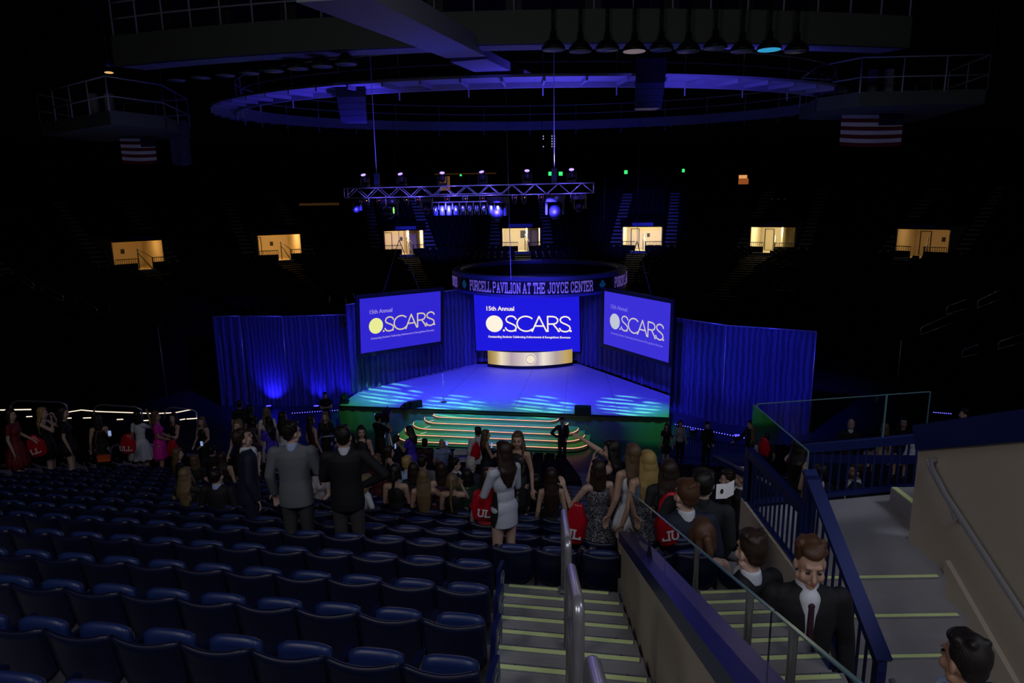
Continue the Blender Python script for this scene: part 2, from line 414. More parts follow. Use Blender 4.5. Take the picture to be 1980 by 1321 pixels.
# navy guard railing with balusters and glass, landing edge
def guard(label, A, B, step=.095, glassh=.45, zt=2.51, zb=3.04, split=0):
    A = Vector(A); B = Vector(B)
    t = thing('guard_railing', label, 'railing', A)
    d = (B-A); L = d.length; dn = d.normalized()
    P = lambda f, h: V(A.x+d.x*f, A.y+d.y*f, CAMZ-h)
    MB().bar(P(0, zt), P(1, zt), .075, .09).build('top_rail', M['blue_metal'], t)
    MB().bar(P(0, zb), P(1, zb), .05, .05).build('bottom_rail', M['blue_metal'], t)
    n = int(L/step)
    for i in range(1, n): MB().bar(P(i/n, zb), P(i/n, zt), .016).build('baluster', M['blue_metal'], t)
    for f in (0, 1): MB().bar(P(f, 3.2), P(f, zt-.04), .08).build('post', M['blue_metal'], t)
    g = MB()
    side = V(dn.y, -dn.x, 0)*.006
    q = [P(0.01, zt-.045), P(.99, zt-.045), P(.99, zt-.045-glassh), P(0.01, zt-.045-glassh)]
    g.add([p-side for p in q]+[p+side for p in q], [(0,1,2,3),(7,6,5,4),(0,4,5,1),(1,5,6,2),(2,6,7,3),(3,7,4,0)]); g.build('glass_panel', M['glass'], t)
    e = MB()
    if split: e.bar(q[0].lerp(q[1], split), q[3].lerp(q[2], split), .014, .016)
    e.bar(q[3], q[2], .013, .006); e.bar(q[0], q[3], .013, .008); e.bar(q[1], q[2], .013, .008); e.build('polished_edge', M['glass_edge_glint'], t)
    return t
guard('navy baluster railing with glass along the side of the landing above the exit lane', (2.34, 6.37, CAMZ-3.11), (2.34, 5.10, CAMZ-3.11))
guard('navy baluster railing topped with glass, across the front edge of the grey landing', (2.36, 6.37, CAMZ-3.11), (4.28, 6.70, CAMZ-3.11), split=.74)
MB_ = MB().box((2.30, 3.85, CAMZ-3.9), (2.38, 6.40, CAMZ-3.12))
mbw = MB(); vs = []
for X in (2.29, 2.36):
    for Y, h in ((6.42, 3.02), (5.05, 3.04), (3.85, 3.74), (3.85, 4.1), (6.42, 4.1)): vs.append((X, Y, CAMZ-h))
mbw.add(vs, [(0,1,2,3,4),(9,8,7,6,5),(0,5,6,1),(1,6,7,2),(2,7,8,3),(3,8,9,4),(4,9,5,0)])
struct('trim_1', mbw, M['wallpaint'], 'concrete curb under the navy baluster railing')
t = thing('stair_railing', 'sloping navy flat-bar handrail with balusters beside the landing steps', 'railing', (2.36, 5.1, CAMZ-3.11))
A = V(2.36, 5.12, CAMZ-2.18); B = V(2.36, 3.86, CAMZ-2.96)
MB().bar(A, B, .105, .03).build('flat_handrail', M['blue_metal'], t)
MB().bar(A-V(0,.04,.07), B-V(0,-.02,.07), .05, .05).build('under_rail', M['blue_metal'], t)
MB().bar(V(2.36,5.08,CAMZ-3.16), A-V(0,.05,.02), .085).build('post', M['blue_metal'], t)
MB().bar(V(2.36,3.90,CAMZ-3.80), B+V(0,.04,-.02), .06).build('post', M['blue_metal'], t)
MB().bar(A-V(0,.04,.80), B-V(0,-.02,.66), .05, .05).build('bottom_rail', M['blue_metal'], t)
for i in range(1, 12):
    f = i/12; p = A.lerp(B, f); MB().bar(p-V(0,0,.08), p-V(0,0,.77-.12*f), .016).build('baluster', M['blue_metal'], t)
MB().tube([B+V(.05,-.02,-.12), B+V(.05,-.35,-.33), B+V(.05,-.5,-.55)], .02, 10).build('steel_return', M['steel'], t)
t = thing('handrail_loop', 'curved steel handrail end seen through the glass above the exit lane', 'handrail', (2.42, 5.7, CAMZ-3.11))
MB().tube([(2.45, 6.25, CAMZ-2.58), (2.46, 6.0, CAMZ-2.52), (2.50, 5.60, CAMZ-2.60), (2.52, 5.40, CAMZ-2.74), (2.52, 5.32, CAMZ-3.11)], .026, 12).build('tube', M['steel'], t)
t = thing('handrail_loop', 'bent steel handrail rising above the navy cap at the right edge', 'handrail', (4.6, 5.9, CAMZ-2.1))
MB().tube([(4.38, 5.95, CAMZ-2.35), (4.38, 5.95, CAMZ-2.12), (4.44, 5.93, CAMZ-2.03), (4.60, 5.88, CAMZ-1.99), (6.2, 5.4, CAMZ-1.84)], .03, 12).build('tube', M['steel'], t)
# centre handrails on the aisle stairs
def aisle_rail(label, Df, Dn, xf, xn):
    t = thing('aisle_handrail', label, 'handrail', (xf, Df, CAMZ-aisle_h(Df)))
    zf = CAMZ-aisle_h(Df); zn = CAMZ-aisle_h(Dn); H = .86; r = .028
    pf = V(xf, Df, zf); pn = V(xn, Dn, zn)
    d = (pn-pf).normalized()
    pts = [pf, pf+V(0,0,H-.10)]
    c = pf+V(0,0,H)
    for k in range(5): a = k/4*PI/2; pts.append(c+V(0,0,-.08)+V(0,0,.08*math.sin(a))+d*.08*(1-math.cos(a)))
    c2 = pn+V(0,0,H)
    for k in range(5): a = k/4*PI/2; pts.append(c2-d*.08*(1-math.sin(a))+V(0,0,-.08*(1-math.cos(a))))
    pts.append(pn)
    MB().tube(pts, r, 12).build('tube', M['steel'], t)
    MB().tube([pf+V(0,0,.52)+d*.0, pn+V(0,0,.52)], .02, 10).build('mid_rail', M['steel'], t)
    for p in (pf, pn): MB().box(p+V(-.055,-.055,0), p+V(.055,.055,.010)).build('base_plate', M['steel'], t)
aisle_rail('steel handrail loop in the middle of the aisle stairs, the one nearest the stage', 6.2, 4.40, .48, .37)
aisle_rail('steel handrail loop in the middle of the aisle stairs, second from the stage', 3.55, 2.70, .315, .275)
aisle_rail('steel handrail loop at the bottom edge of the photo in the aisle stairs', 2.02, 1.1, .25, .22)
# right-hand lower section parapet
t = thing('navy_parapet', 'navy metal parapet rail in front of the lower right seats', 'railing', (3, 9, CAMZ-5))
MB().bar((2.9, 9.3, CAMZ-3.75), (6.6, 9.0, CAMZ-3.72), .08, .1).bar((2.9, 9.3, CAMZ-3.75), (3.3, 7.1, CAMZ-3.45), .08, .08).build('rail', M['blue_metal'], t)

# ================================================================== SEATS
def seat_back_mb():
    mb = MB(); nx, nz = 10, 6; W_ = .250
    def P(i, j, off):
        fx = -1+2*i/nx; fz = j/nz
        top = .860-.040*(1-fx*fx)+(-.015 if abs(fx) > .99 else 0)
        bot = .32+.13*abs(fx)**3
        z = bot+(top-bot)*fz; w = W_*(1-.05*(1-fz))
        y = -.045-.075*(z-.34)/.5-.035*(1-fx*fx)+off
        if fz > .99: y -= .012
        return (fx*w, y, z)
    v = [P(i, j, .014) for j in range(nz+1) for i in range(nx+1)]+[P(i, j, -.014) for j in range(nz+1) for i in range(nx+1)]
    N = (nx+1)*(nz+1); f = []
    for j in range(nz):
        for i in range(nx):
            a = j*(nx+1)+i; f.append((a+nx+1, a+nx+2, a+1, a)); f.append((N+a, N+a+1, N+a+nx+2, N+a+nx+1))
    for i in range(nx):
        f.append((i, i+1, N+i+1, N+i)); a = nz*(nx+1)+i; f.append((N+a, N+a+1, a+1, a))
    for j in range(nz):
        a = j*(nx+1); f.append((N+a, N+a+nx+1, a+nx+1, a)); a += nx; f.append((a, a+nx+1, N+a+nx+1, N+a))
    mb.add(v, f, True); return mb
def seat_pan_mb():
    mb = MB(); nx, nz = 8, 5
    def P(i, j, off):
        fx = -1+2*i/nx; fz = j/nz
        w = .205*(1-.10*fz); z = .40+.345*fz-.030*abs(fx)**4*fz
        y = .05+.04*fz+.045*math.sin(fz*PI)*.5+off*(.028 if 0 < j < nz else .018)
        return (fx*w, y, z)
    v = [P(i, j, 1) for j in range(nz+1) for i in range(nx+1)]+[P(i, j, -1) for j in range(nz+1) for i in range(nx+1)]
    N = (nx+1)*(nz+1); f = []
    for j in range(nz):
        for i in range(nx):
            a = j*(nx+1)+i; f.append((a+nx+1, a+nx+2, a+1, a)); f.append((N+a, N+a+1, N+a+nx+2, N+a+nx+1))
    for i in range(nx):
        f.append((i, i+1, N+i+1, N+i)); a = nz*(nx+1)+i; f.append((N+a, N+a+1, a+1, a))
    for j in range(nz):
        a = j*(nx+1); f.append((N+a, N+a+nx+1, a+nx+1, a)); a += nx; f.append((a, a+nx+1, N+a+nx+1, N+a))
    mb.add(v, f, True); return mb
def arm_mb():
    mb = MB(); x = -.25
    mb.bar((x, -.05, .63), (x, .26, .62), .045, .03); return mb
def stand_mb():
    mb = MB(); x = -.25
    mb.bar((x, -.02, 0), (x, .02, .60), .028, .06, up=(0,1,0)); mb.box((x-.03, -.05, 0), (x+.03, .09, .012)); mb.bar((x, .0, .58), (x, .22, .60), .024, .05); return mb
seat_mats = (M['seat'], M['seat_pan'])
def proto_seat():
    t = thing('arena_seat', 'navy folding arena seat', 'seat')
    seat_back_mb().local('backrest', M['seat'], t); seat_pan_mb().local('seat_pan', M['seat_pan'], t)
    arm_mb().local('armrest', M['seat'], t); stand_mb().local('stanchion', M['black'], t)
    return t
PROTO = proto_seat(); PKIDS = list(PROTO.children); PUSED = [False]
def copy_seat(loc, label, group, full=True):
    if not PUSED[0]: PUSED[0] = True; r = PROTO
    else:
        r = PROTO.copy(); COL.objects.link(r)
        for ch in PKIDS:
            c = ch.copy(); COL.objects.link(c); c.parent = r
    r.location = loc; r.rotation_euler = (0, 0, -ANG); r.scale = (.93, 1, .90); r['label'] = label; r['group'] = group
    return r
ORD = ['first','second','third','fourth','fifth','sixth','seventh','eighth','ninth','tenth','eleventh','twelfth','thirteenth','fourteenth','fifteenth','sixteenth','seventeenth','eighteenth','nineteenth','twentieth','twenty-first','twenty-second','twenty-third','twenty-fourth','twenty-fifth','twenty-sixth','twenty-seventh','twenty-eighth','twenty-ninth','thirtieth','thirty-first','thirty-second','thirty-third','thirty-fourth']
def end_panel(root, side=1):
    x = .275*side
    mb = MB()
    prof = [(.10,0),(.20,.30),(.27,.52),(.25,.66),(.02,.68),(-.03,.5),(.0,0)]
    vs = [(x-.02, y, z) for y, z in prof]+[(x+.02, y, z) for y, z in prof]; n = len(prof)
    mb.add(vs, [list(range(n)), list(range(n, 2*n))[::-1]]+[(i, n+i, n+(i+1)%n, (i+1)%n) for i in range(n)])
    ep = mb.local('end_panel', M['blue_metal'], root)
    xs = x+.022*side
    m2 = MB(); m2.tube([(xs, .12+.075*math.cos(a*PI/12), .53+.075*math.sin(a*PI/12)) for a in range(24)], .007, 6, closed=True)
    m2.ell((xs, .12, .53), (.004, .025, .025), seg=12, rings=6); m2.local('white_ring_emblem', mat('emblem_ring_grey', (.22,.22,.24), .6), ep)
    m3 = MB(); m3.ell((xs, .115, .375), (.004, .028, .028), seg=14, rings=6); m3.local('glow_row_disc', M['nosing'], ep)
taken = []      # seats are left out where someone stands in front of their folded pan - filled later
seat_list = []
rows_lab = {}
for k, (D, h) in enumerate(NEAR):
    s = D*UC-.05; z = CAMZ-h-SEATH; yy = D
    n = 0
    x = -.42
    while x > -(.80*yy+1.2+1.0*(k < 2)*0):
        seat_list.append((D, x, z, s, ('the nearest row','the second nearest row','the third nearest row','the fourth nearest row','the fifth nearest row','the sixth nearest row')[k], n))
        n += 1; x -= .47*UC
def left_end(Y): return -.80*Y-1.5 if Y < 12.0 else -9.7+.35*(Y-14.5)
def right_end(Y): return 1.16 if Y < 7 else 1.24+.05*(Y-7)
for n_ in range(26):
    s = row_s(n_); Y = us(0, s).y; z = row_z(n_); x = right_end(Y)-.25; q = 0
    while True:
        u = (x-s*US)/UC; yy = us(u, s).y
        if x < left_end(yy): break
        seat_list.append((Y, x, z, s, 'the %s row below the stairs' % ORD[n_], q)); q += 1; x -= .47*UC
FAR = []
cnt = 0
for (D, x, z, s, lab, q) in seat_list:
    u = (x-s*US)/UC; p = us(u, s, z)
    if cnt < 300:
        where = 'at the aisle end of %s' % lab if q == 0 else '%s from the aisle in %s' % (ORD[min(q, 33)], lab)
        r = copy_seat(p, 'navy folding seat, ' + where, 'navy seats in '+lab)
        if q == 0 and D < 6.2: end_panel(r, 1)
        if q == 0 and D >= 6.2 and D < 12: end_panel(r, 1)
        cnt += 1
    else: FAR.append((p, -ANG, 0))
# left end discs where the women queue
# right lower section beyond the aisle
for n_ in range(3, 24):
    s = row_s(n_); Y = us(0, s).y; z = row_z(n_); x = right_end(Y)+1.5
    if Y < 8.6: x = 3.2
    while x < min(.80*Y, 9.3):
        u = (x-s*US)/UC; FAR.append((us(u, s, z), -ANG, 0)); x += .5
# left corner block (rows turned towards the stage), with its own terraces
LC = V(-17.5, 24.0, 0); LA = R(-38)
mb = MB()
for k in range(9):
    for_ = k*.8; z = 3.2-.3*k+.0
    mx = Matrix.Translation((-18.2, 20.5, 0)) @ Matrix.Rotation(LA, 4, 'Z')
    mb.box((-8, for_, 0), (7.5, for_+.8, z), mx=mx)
    for i in range(29):
        p = mx @ V(-7.3+i*.52, for_+.25, z); FAR.append((p, LA, 0))
struct('floor', mb, M['concrete'], 'dark terraces of the lower left corner section')
# far bowl
CX, CY = 1.1, 23.6
def PA(m): return R(15*m if m > 0 else 14.6*m)
LR = [(26.6+.92*k, 4.0+.10*k) for k in range(18)]
mb = MB()
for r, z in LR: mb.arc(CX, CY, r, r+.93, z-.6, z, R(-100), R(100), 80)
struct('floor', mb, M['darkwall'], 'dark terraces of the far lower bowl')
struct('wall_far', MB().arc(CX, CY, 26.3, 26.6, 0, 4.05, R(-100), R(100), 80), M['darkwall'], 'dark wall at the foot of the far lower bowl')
for r, z in LR[::1]:
    n = int(R(150)*r/.62)
    for i in range(n):
        a = R(-75)+R(150)*(i+.5)/n
        if abs(((math.degrees(a)+7.5) % 15)-7.5) < 1.3: continue
        FAR.append((V(CX+r*math.sin(a)+.5*math.sin(a), CY+(r+.5)*math.cos(a), z), PI-a, 1))
UR = [(46.0+.85*k, 6.1+.335*k) for k in range(16)]
PHW = 2.0
mb = MB(); mba = []
struct('trim_2', MB().arc(CX, CY, 43.1, 45.2, 4.6, 5.55, R(-100), R(100), 90).arc(CX, CY, 43.1, 43.3, 5.5, 5.95, R(-100), R(100), 90), M['concrete'], 'concrete walkway ledge round the arena')
for k, (r, z) in enumerate(UR):
    for m_ in range(-6, 7):
        hw = PHW/r if z < 8.6 else 0
        a0 = PA(m_)+hw; a1 = PA(m_+1)-hw
        mb.arc(CX, CY, r-.0, r+.86, z-.8 if z >= 8.6 else 5.4, z, a0, a1, 8)
        nn = int((a1-a0)*r/.6)
        for i in range(nn):
            a = a0+(a1-a0)*(i+.5)/nn
            da = min(abs(a-PA(m_)), abs(a-PA(m_+1)))*r
            if PHW-.1 < da < PHW+1.35: continue
            FAR.append((V(CX+(r+.5)*math.sin(a), CY+(r+.5)*math.cos(a), z), PI-a, 1))
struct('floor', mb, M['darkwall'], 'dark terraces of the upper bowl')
for m_ in range(-4, 5):
    for sd in (-1, 1):
        mb = MB()
        for k, (r, z) in enumerate(UR):
            c = PA(m_)+sd*(PHW+.7)/r; hw = .55/r
            mb.arc(CX, CY, r, r+.45, z, z+.02, c-hw, c+hw, 1); mb.arc(CX, CY, r+.43, r+.86, z, z+.17, c-hw, c+hw, 1)
        o = struct('floor', mb, M['concrete'], 'concrete aisle stairs in the upper bowl')
# bulk seats: one countless object
mbs = MB()
bt = seat_back_mb
def far_seat(mb, p, rz, kind):
    c, s_ = math.cos(rz), math.sin(rz)
    def q(x, y, z): return (p.x+x*c-y*s_, p.y+x*s_+y*c, p.z+z)
    w = .23
    vs = [q(-w,-.06,.40), q(w,-.06,.40), q(w*.97,-.13,.84), q(0,-.16,.82), q(-w*.97,-.13,.84), q(-w,-.03,.40), q(w,-.03,.40), q(w*.97,-.10,.84), q(0,-.13,.82), q(-w*.97,-.10,.84),
          q(-w*.85,.10,.40), q(w*.85,.10,.40), q(w*.75,.20,.80), q(-w*.75,.20,.80), q(-w*.85,.13,.38), q(w*.85,.13,.38), q(w*.75,.23,.79), q(-w*.75,.23,.79)]
    mb.add(vs, [(0,1,2,3,4),(9,8,7,6,5),(2,7,8,3),(3,8,9,4),(0,4,9,5),(1,6,7,2),(10,11,12,13),(17,16,15,14),(13,12,16,17),(10,13,17,14),(11,15,16,12)])
for (p, rz, kd) in FAR: far_seat(mbs, p, rz, kd)
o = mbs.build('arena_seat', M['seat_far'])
tag(o, 'countless dark navy seats filling the rest of the arena bowl', 'seats', kind='stuff')
# inner and outer shell
struct('wall_outer', MB().arc(CX, CY, 59.8, 60.4, 0, 17, R(-125), R(125), 60), M['darkwall'], 'dark outer wall of the arena above the upper bowl')
struct('wall_back', MB().box((-30, -7.2, 0), (32, -6.9, 26)), M['darkwall'], 'dark wall behind the seats')
mb = MB(); nr, na = 14, 64; vs = []; fs = []
for i in range(nr+1):
    a = R(90)*i/nr; r = 61*math.cos(a); z = 16.5+13*math.sin(a)
    for j in range(na): b = 2*PI*j/na; vs.append((CX+r*math.sin(b), CY+r*math.cos(b), z))
for i in range(nr):
    for j in range(na): fs.append((i*na+j, i*na+(j+1)%na, (i+1)*na+(j+1)%na, (i+1)*na+j))
mb.add(vs, fs, True); struct('ceiling', mb, M['dome'], 'dark domed ceiling')
for j in range(-7, 8):      # ribs on the dome above the far seats
    a = R(12*j); mb = MB()
    p = [V(CX+r*math.sin(a), CY+r*math.cos(a), z) for r, z in ((60, 17), (56, 20.6), (48, 24), (38, 26.4))]
    for i in range(3): mb.bar(p[i], p[i+1], .5, .7)
    struct('trim_3', mb, M['dome'], 'roof rib under the dark dome')

# ------------------------------------------------------------------ portals of the upper bowl
portal_x = ['far left', 'second from the left', 'third from the left', 'middle', 'third from the right', 'second from the right', 'far right']
PW = {-3: ((1.0, .52, .14), 75), -2: ((1.0, .55, .18), 200), -1: ((1.0, .78, .52), 420), 0: ((1.0, .88, .58), 520), 1: ((1.0, .88, .58), 520), 2: ((1.0, .84, .50), 400), 3: ((1.0, .60, .24), 60)}
cream = mat('portal_cream_wall', (0.62, 0.55, 0.40), 0.8)
for m_ in range(-3, 4):
    a = PA(m_); px_ = V(CX+45.1*math.sin(a), CY+45.1*math.cos(a), 5.55)
    t = thing('portal_doorway', 'warm lit cream entry portal in the upper bowl, %s of the seven' % portal_x[m_+3], 'doorway', px_, -a, 'lit portals round the upper bowl')
    D_ = 6.5; Hh = 2.55; w = PHW-.05
    # local: x right, y outward
    def lb(name, lo, hi, m): return MB().box(lo, hi).local(name, m, t)
    lb('back_wall', (-w, D_, 0), (w, D_+.1, Hh), cream)
    lb('side_wall', (-w-.0, .9, 0), (-w+.08, D_, Hh), cream); lb('side_wall', (w-.08, .9, 0), (w, D_, Hh), cream)
    lb('portal_ceiling', (-w, 0, Hh), (w, D_, Hh+.12), cream)
    lb('portal_floor', (-w, 0, -.15), (w, D_, -.002), cream)
    lb('lintel', (-w-.1, -.1, Hh), (w+.1, .12, Hh+.75), M['darkwall'])
    lb('sign_panel', (-.9 if m_ != 0 else -1.3, -.14, Hh+.1), (1.1, -.1, Hh+.42), M['blue_metal'])
    sg = 1 if m_ != -1 else 1
    # guard walls in front, centre gap where the stair comes up
    g0, g1 = (-.35, .75) if m_ <= 0 else (-.6, .35)
    lb('guard_wall', (-w, .1, 0), (g0, .22, .78), M['darkwall']); lb('guard_wall', (g1, .1, 0), (w, .22, .78), M['darkwall'])
    r_ = MB()
    for (x0, x1) in ((-w, g0), (g1, w)):
        r_.bar((x0, .16, 1.15), (x1, .16, 1.15), .06)
        k = int((x1-x0)/.16)
        for i in range(k+1): r_.bar((x0+(x1-x0)*i/k, .16, .78), (x0+(x1-x0)*i/k, .16, 1.15), .03)
    r_.local('railing', M['black'], t)
    r_ = MB(); r_.bar((g1+.05, .2, .1), (g1-.35, 2.6, 1.5), .07); r_.bar((g1+.05, .2, .1), (g1+.05, .2, 1.2), .07); r_.bar((g1-.35, 2.6, .1), (g1-.35, 2.6, 1.8), .07); r_.bar((g1+.05, .2, 1.15), (g1-.35, 2.6, 1.8), .05)
    r_.local('stair_rail', M['black'], t)
    if m_ in (-1, 0, 2): lb('partition', (.55, 2.6, 0), (.67, D_, Hh), cream)
    if m_ == 0: lb('poster_frame', (.0, D_-.05, 1.2), (.55, D_-.01, 2.0), M['black']); lb('door_frame', (1.1, D_-.04, 0), (1.9, D_-.01, 2.1), M['black']); lb('door_leaf', (1.18, D_-.06, 0), (1.82, D_-.04, 2.05), cream)
    else: lb('door_frame', (-1.6, D_-.04, 0), (-.7, D_-.01, 2.1), M['black']); lb('door_leaf', (-1.52, D_-.06, .02), (-.78, D_-.04, 2.04), cream); lb('wall_notice', (.1, D_-.04, 1.2), (.4, D_-.01, 1.6), M['black'])
    lampm = MB().ell((.3, 2.2, Hh-.04), (.16, .16, .05)).local('ceiling_lamp', glow('warm_lamp_glow', (1.0, .72, .42), 9), t)
    colr, pw = PW[m_]
    d = bpy.data.lights.new('portal_lamp', 'POINT'); d.energy = pw*1.0; d.color = colr; d.shadow_soft_size = .15
    lo = bpy.data.objects.new('portal_lamp_light', d); COL.objects.link(lo); lo.parent = t; lo.location = (.3, 2.4, Hh-.35)
# small lit openings high up + exit signs
def small_thing(name, label, cat, mb, m, group=None): o = mb.build(name, m); tag(o, label, cat, group); return o
def plate(px, py, Y, w, h, th=.08, dy=0):
    c = at_y(px, py, Y); return MB().box(c-V(w/2, th/2, h/2), c+V(w/2, th/2, h/2))
for i, (px, py, w, h) in enumerate(((891, 338, .22, .3), (1064, 336, .42, .42), (1084, 336, .42, .42), (1210, 333, .36, .4), (1321, 330, .28, .36), (626, 573, .3, .12), (1628, 584, .42, .12))):
    Y = 79 if py < 400 else 56
    c = at_y(px, py, Y); t = thing('exit_sign', ['small green exit light above the truss centre','green exit light left of the pair high on the far wall','green exit light right of the pair high on the far wall','green exit light high on the far wall, alone above the right-centre aisle','green exit light high on the far wall, rightmost','tiny green exit light above the left blue curtain','tiny green exit light in the dark stand at the right'][i], 'exit sign', c)
    MB().box(c-V(w/2+.05, .06, h/2+.05), c+V(w/2+.05, .12, h/2+.05)).build('housing', M['black'], t)
    MB().box(c-V(w/2, .10, h/2), c+V(w/2, -.06, h/2)).build('lit_face', glow('green_exit_glow', (.05, 1.0, .22), 1.1), t)
c = at_y(1438, 347, 74); t = thing('lit_doorway', 'small orange lit opening high at the right of the far stand', 'doorway', c)
MB().box(c-V(.5,.0,-.1), c+V(.35,.1,.45)).build('lit_panel', glow('orange_room_glow', (1.0, .45, .14), .75), t)
MB().box(c-V(.5,.05,.5), c+V(.5,.12,.1)).build('wood_panel', glow('brown_room_glow', (.55, .14, .03), .5), t)
c = at_y(860, 352, 76); t = thing('lit_doorway', 'orange lit opening behind the third moving light on the truss', 'doorway', c)
MB().box(c-V(.55,.0,.9), c+V(.55,.1,.6)).build('lit_panel', glow('orange_door_glow', (1.0, .42, .10), .13), t)
for (px, py, w, h, n_) in ((617, 395, 4.2, .25, 'faint warm strip of light on the far left upper wall'), (900, 336, 6.5, .12, 'faint warm strip of light above the truss on the far wall'), (1520, 385, 3.0, .12, 'faint warm strip of light on the far right upper wall')):
    small_thing('cove_light', n_, 'light strip', plate(px, py, 74, w, h), glow('cove_glow', (1.0, .42, .12), .03))
for (px, py) in ((1163, 268), (1164, 275), (1160, 281), (1065, 269), (1069, 275), (1053, 272), (1054, 281)):
    pass
c = at_y(1059, 275, 74); t = thing('status_panel', 'two columns of tiny white status lights far under the roof ring', 'light panel', c)
for dx in (-.45, .45, .7):
    for k in range(5):
        if dx < 0 and k in (1, 2): continue
        MB().box(c+V(dx-.05, -.05, -.5+k*.26), c+V(dx+.05, .02, -.38+k*.26)).build('indicator', glow('white_led', (.5, .6, 1.0), .7 if dx < .6 else .15), t)

# ================================================================== STAGE
FL, FR = at_z(655, 785, 1.2), at_z(1293, 808, 1.2)
zs = 1.2
BL, BR = V(-8.1, 35.2, 0), V(7.95, 33.2, 0)
CL, CR = V(-2.6, 40.6, 0), V(4.0, 40.3, 0)
t = thing('stage', 'large raised stage deck lit blue with green along its front edge', 'stage', (0, 34, 0))
poly = [(p.x, p.y) for p in (FL, FR, BR, CR, CL, BL)]
MB().prism(poly, 1.10, 1.2).build('deck', M['stage'], t)
sk = MB(); nseg = 90; path = []
dF = (FR-FL); nrm = V(-dF.y, dF.x, 0).normalized()
for i in range(nseg+1):
    f = i/nseg; p = FL.lerp(FR, f)+nrm*(.06+.035*math.sin(i*2.1)*(.6+.4*math.sin(i*.37))); path.append(p)
vs = []; fs = []
for i, p in enumerate(path): vs += [(p.x, p.y, 0), (p.x, p.y, 1.10)]
for i in range(nseg): fs.append((2*i, 2*i+2, 2*i+3, 2*i+1))
bk = [p+nrm*.03 for p in path]; b0 = len(vs)
for p in bk: vs += [(p.x, p.y, 0), (p.x, p.y, 1.10)]
for i in range(nseg): fs.append((b0+2*i+1, b0+2*i+3, b0+2*i+2, b0+2*i))
sk.add(vs, fs, True); sk.build('front_skirt', M['fascia'], t)
MB().bar(FL+V(0,-.03,-.02), FR+V(0,-.03,-.02), .05, .09).build('edge_trim', M['black'], t)
sd = MB(); 
for A, B in ((FL, BL), (FR, BR)):
    sd.bar(V(A.x, A.y, .55), V(B.x, B.y, .55), .04, 1.1)
sd.build('side_skirt', M['fascia'], t)
seam = MB()
for f in (.30, .545, .70, .86):
    A = FL.lerp(FR, f); B = A+nrm*8.2+V((f-.5)*-2.5, 0, 0)
    seam.bar(V(A.x,A.y,1.203), V(B.x,B.y,1.203), .012, .004)
seam.build('deck_seam', M['black'], t)
# stage steps: five rounded slabs with light strips
strip_o = glow('orange_rope_glow', (1.0, .32, .20), 2.2)
mid = FL.lerp(FR, .5); du = dF.normalized(); dn = -nrm
cS = at_z(955, 805, 1.1); cS = mid+du*((cS-mid).dot(du))
t = thing('stage_steps', 'wide rounded green-lit steps with glowing orange edges in front of the stage', 'steps', (cS.x, cS.y, 0))
widths = [6.0, 6.9, 7.9, 8.5, 9.0]
stepmat = mat('step_cover', (0.26, 0.30, 0.26), 0.65)
for k in range(5):
    z1 = 1.2-.19*(k+1)+.0; dep = .34*(k+1)+.12; w = widths[k]/2; r_ = min(dep, .95)
    pts = []
    base = cS+du*0
    loc = [(-w, 0), (-w, dep-r_)]
    arc_ = [(-w+r_-r_*math.cos(a), dep-r_+r_*math.sin(a)) for a in [PI/2*i/8 for i in range(9)]]
    arc2 = [(w-r_+r_*math.sin(a), dep-r_+r_*math.cos(a)) for a in [PI/2*i/8 for i in range(9)]]
    prof = [(-w, 0)]+arc_+arc2+[(w, 0)]
    wp = [base+du*x+dn*(y+.05) for x, y in prof]
    MB().prism([(p.x, p.y) for p in wp], max(0, z1-.19), z1).build('tread', stepmat, t)
    sp = [V(p.x, p.y, z1-.02)+(p-base).normalized()*.02 for p in wp[1:-1]]
    MB().tube(sp, .012, 6).build('light_strip', strip_o, t)
    tp = [V(p.x, p.y, z1-.005) for p in wp[1:-1]]
    # white tape mark; brightness of lit tape put in as emission
    a = base+du*(-3.0-.10*k)+dn*(dep-.05); b = base+du*(-2.8-.10*k)+dn*(dep-.30)
    MB().bar(V(a.x,a.y,z1+.004), V(b.x,b.y,z1+.004), .035, .004).build('white_tape', glow('white_tape_glow', (.9, 1.0, .85), .8), t)
for k in range(5): pass
# green light down on the steps from the truss; added spots replace footlights
for gx in (-3.2, -.8, 1.6): light('green_step_light', 'SPOT', (gx, 26.9, 10.6), (gx+.1, cS.y-.75-.12*gx, .4), 2500, (.03, 1.0, .04), .2, 32, .9)
light('green_skirt_light', 'SPOT', (-6, 24.5, 10.6), (-6.5, 31.2, .5), 60, (.02, 1.0, .12), .2, 30, .8)
light('green_skirt_light', 'SPOT', (6, 23.5, 10.6), (5, 29.2, .5), 70, (.02, 1.0, .12), .2, 34, .8)
light('green_corner_light', 'SPOT', (-5, 26.3, 10.6), (FL.x+1.4, FL.y+.8, 1.2), 3600, (.06, 1.0, .12), .15, 20, 1.0)
light('green_corner_light', 'SPOT', (5, 24.9, 10.6), (FR.x-.6, FR.y+.6, 1.2), 3200, (.04, 1.0, .20), .15, 18, 1.0)
light('green_edge_light', 'SPOT', (-.5, 24.5, 10.6), (-1.5, 31.2, 1.2), 700, (.05, 1.0, .5), .15, 50, 1.0)
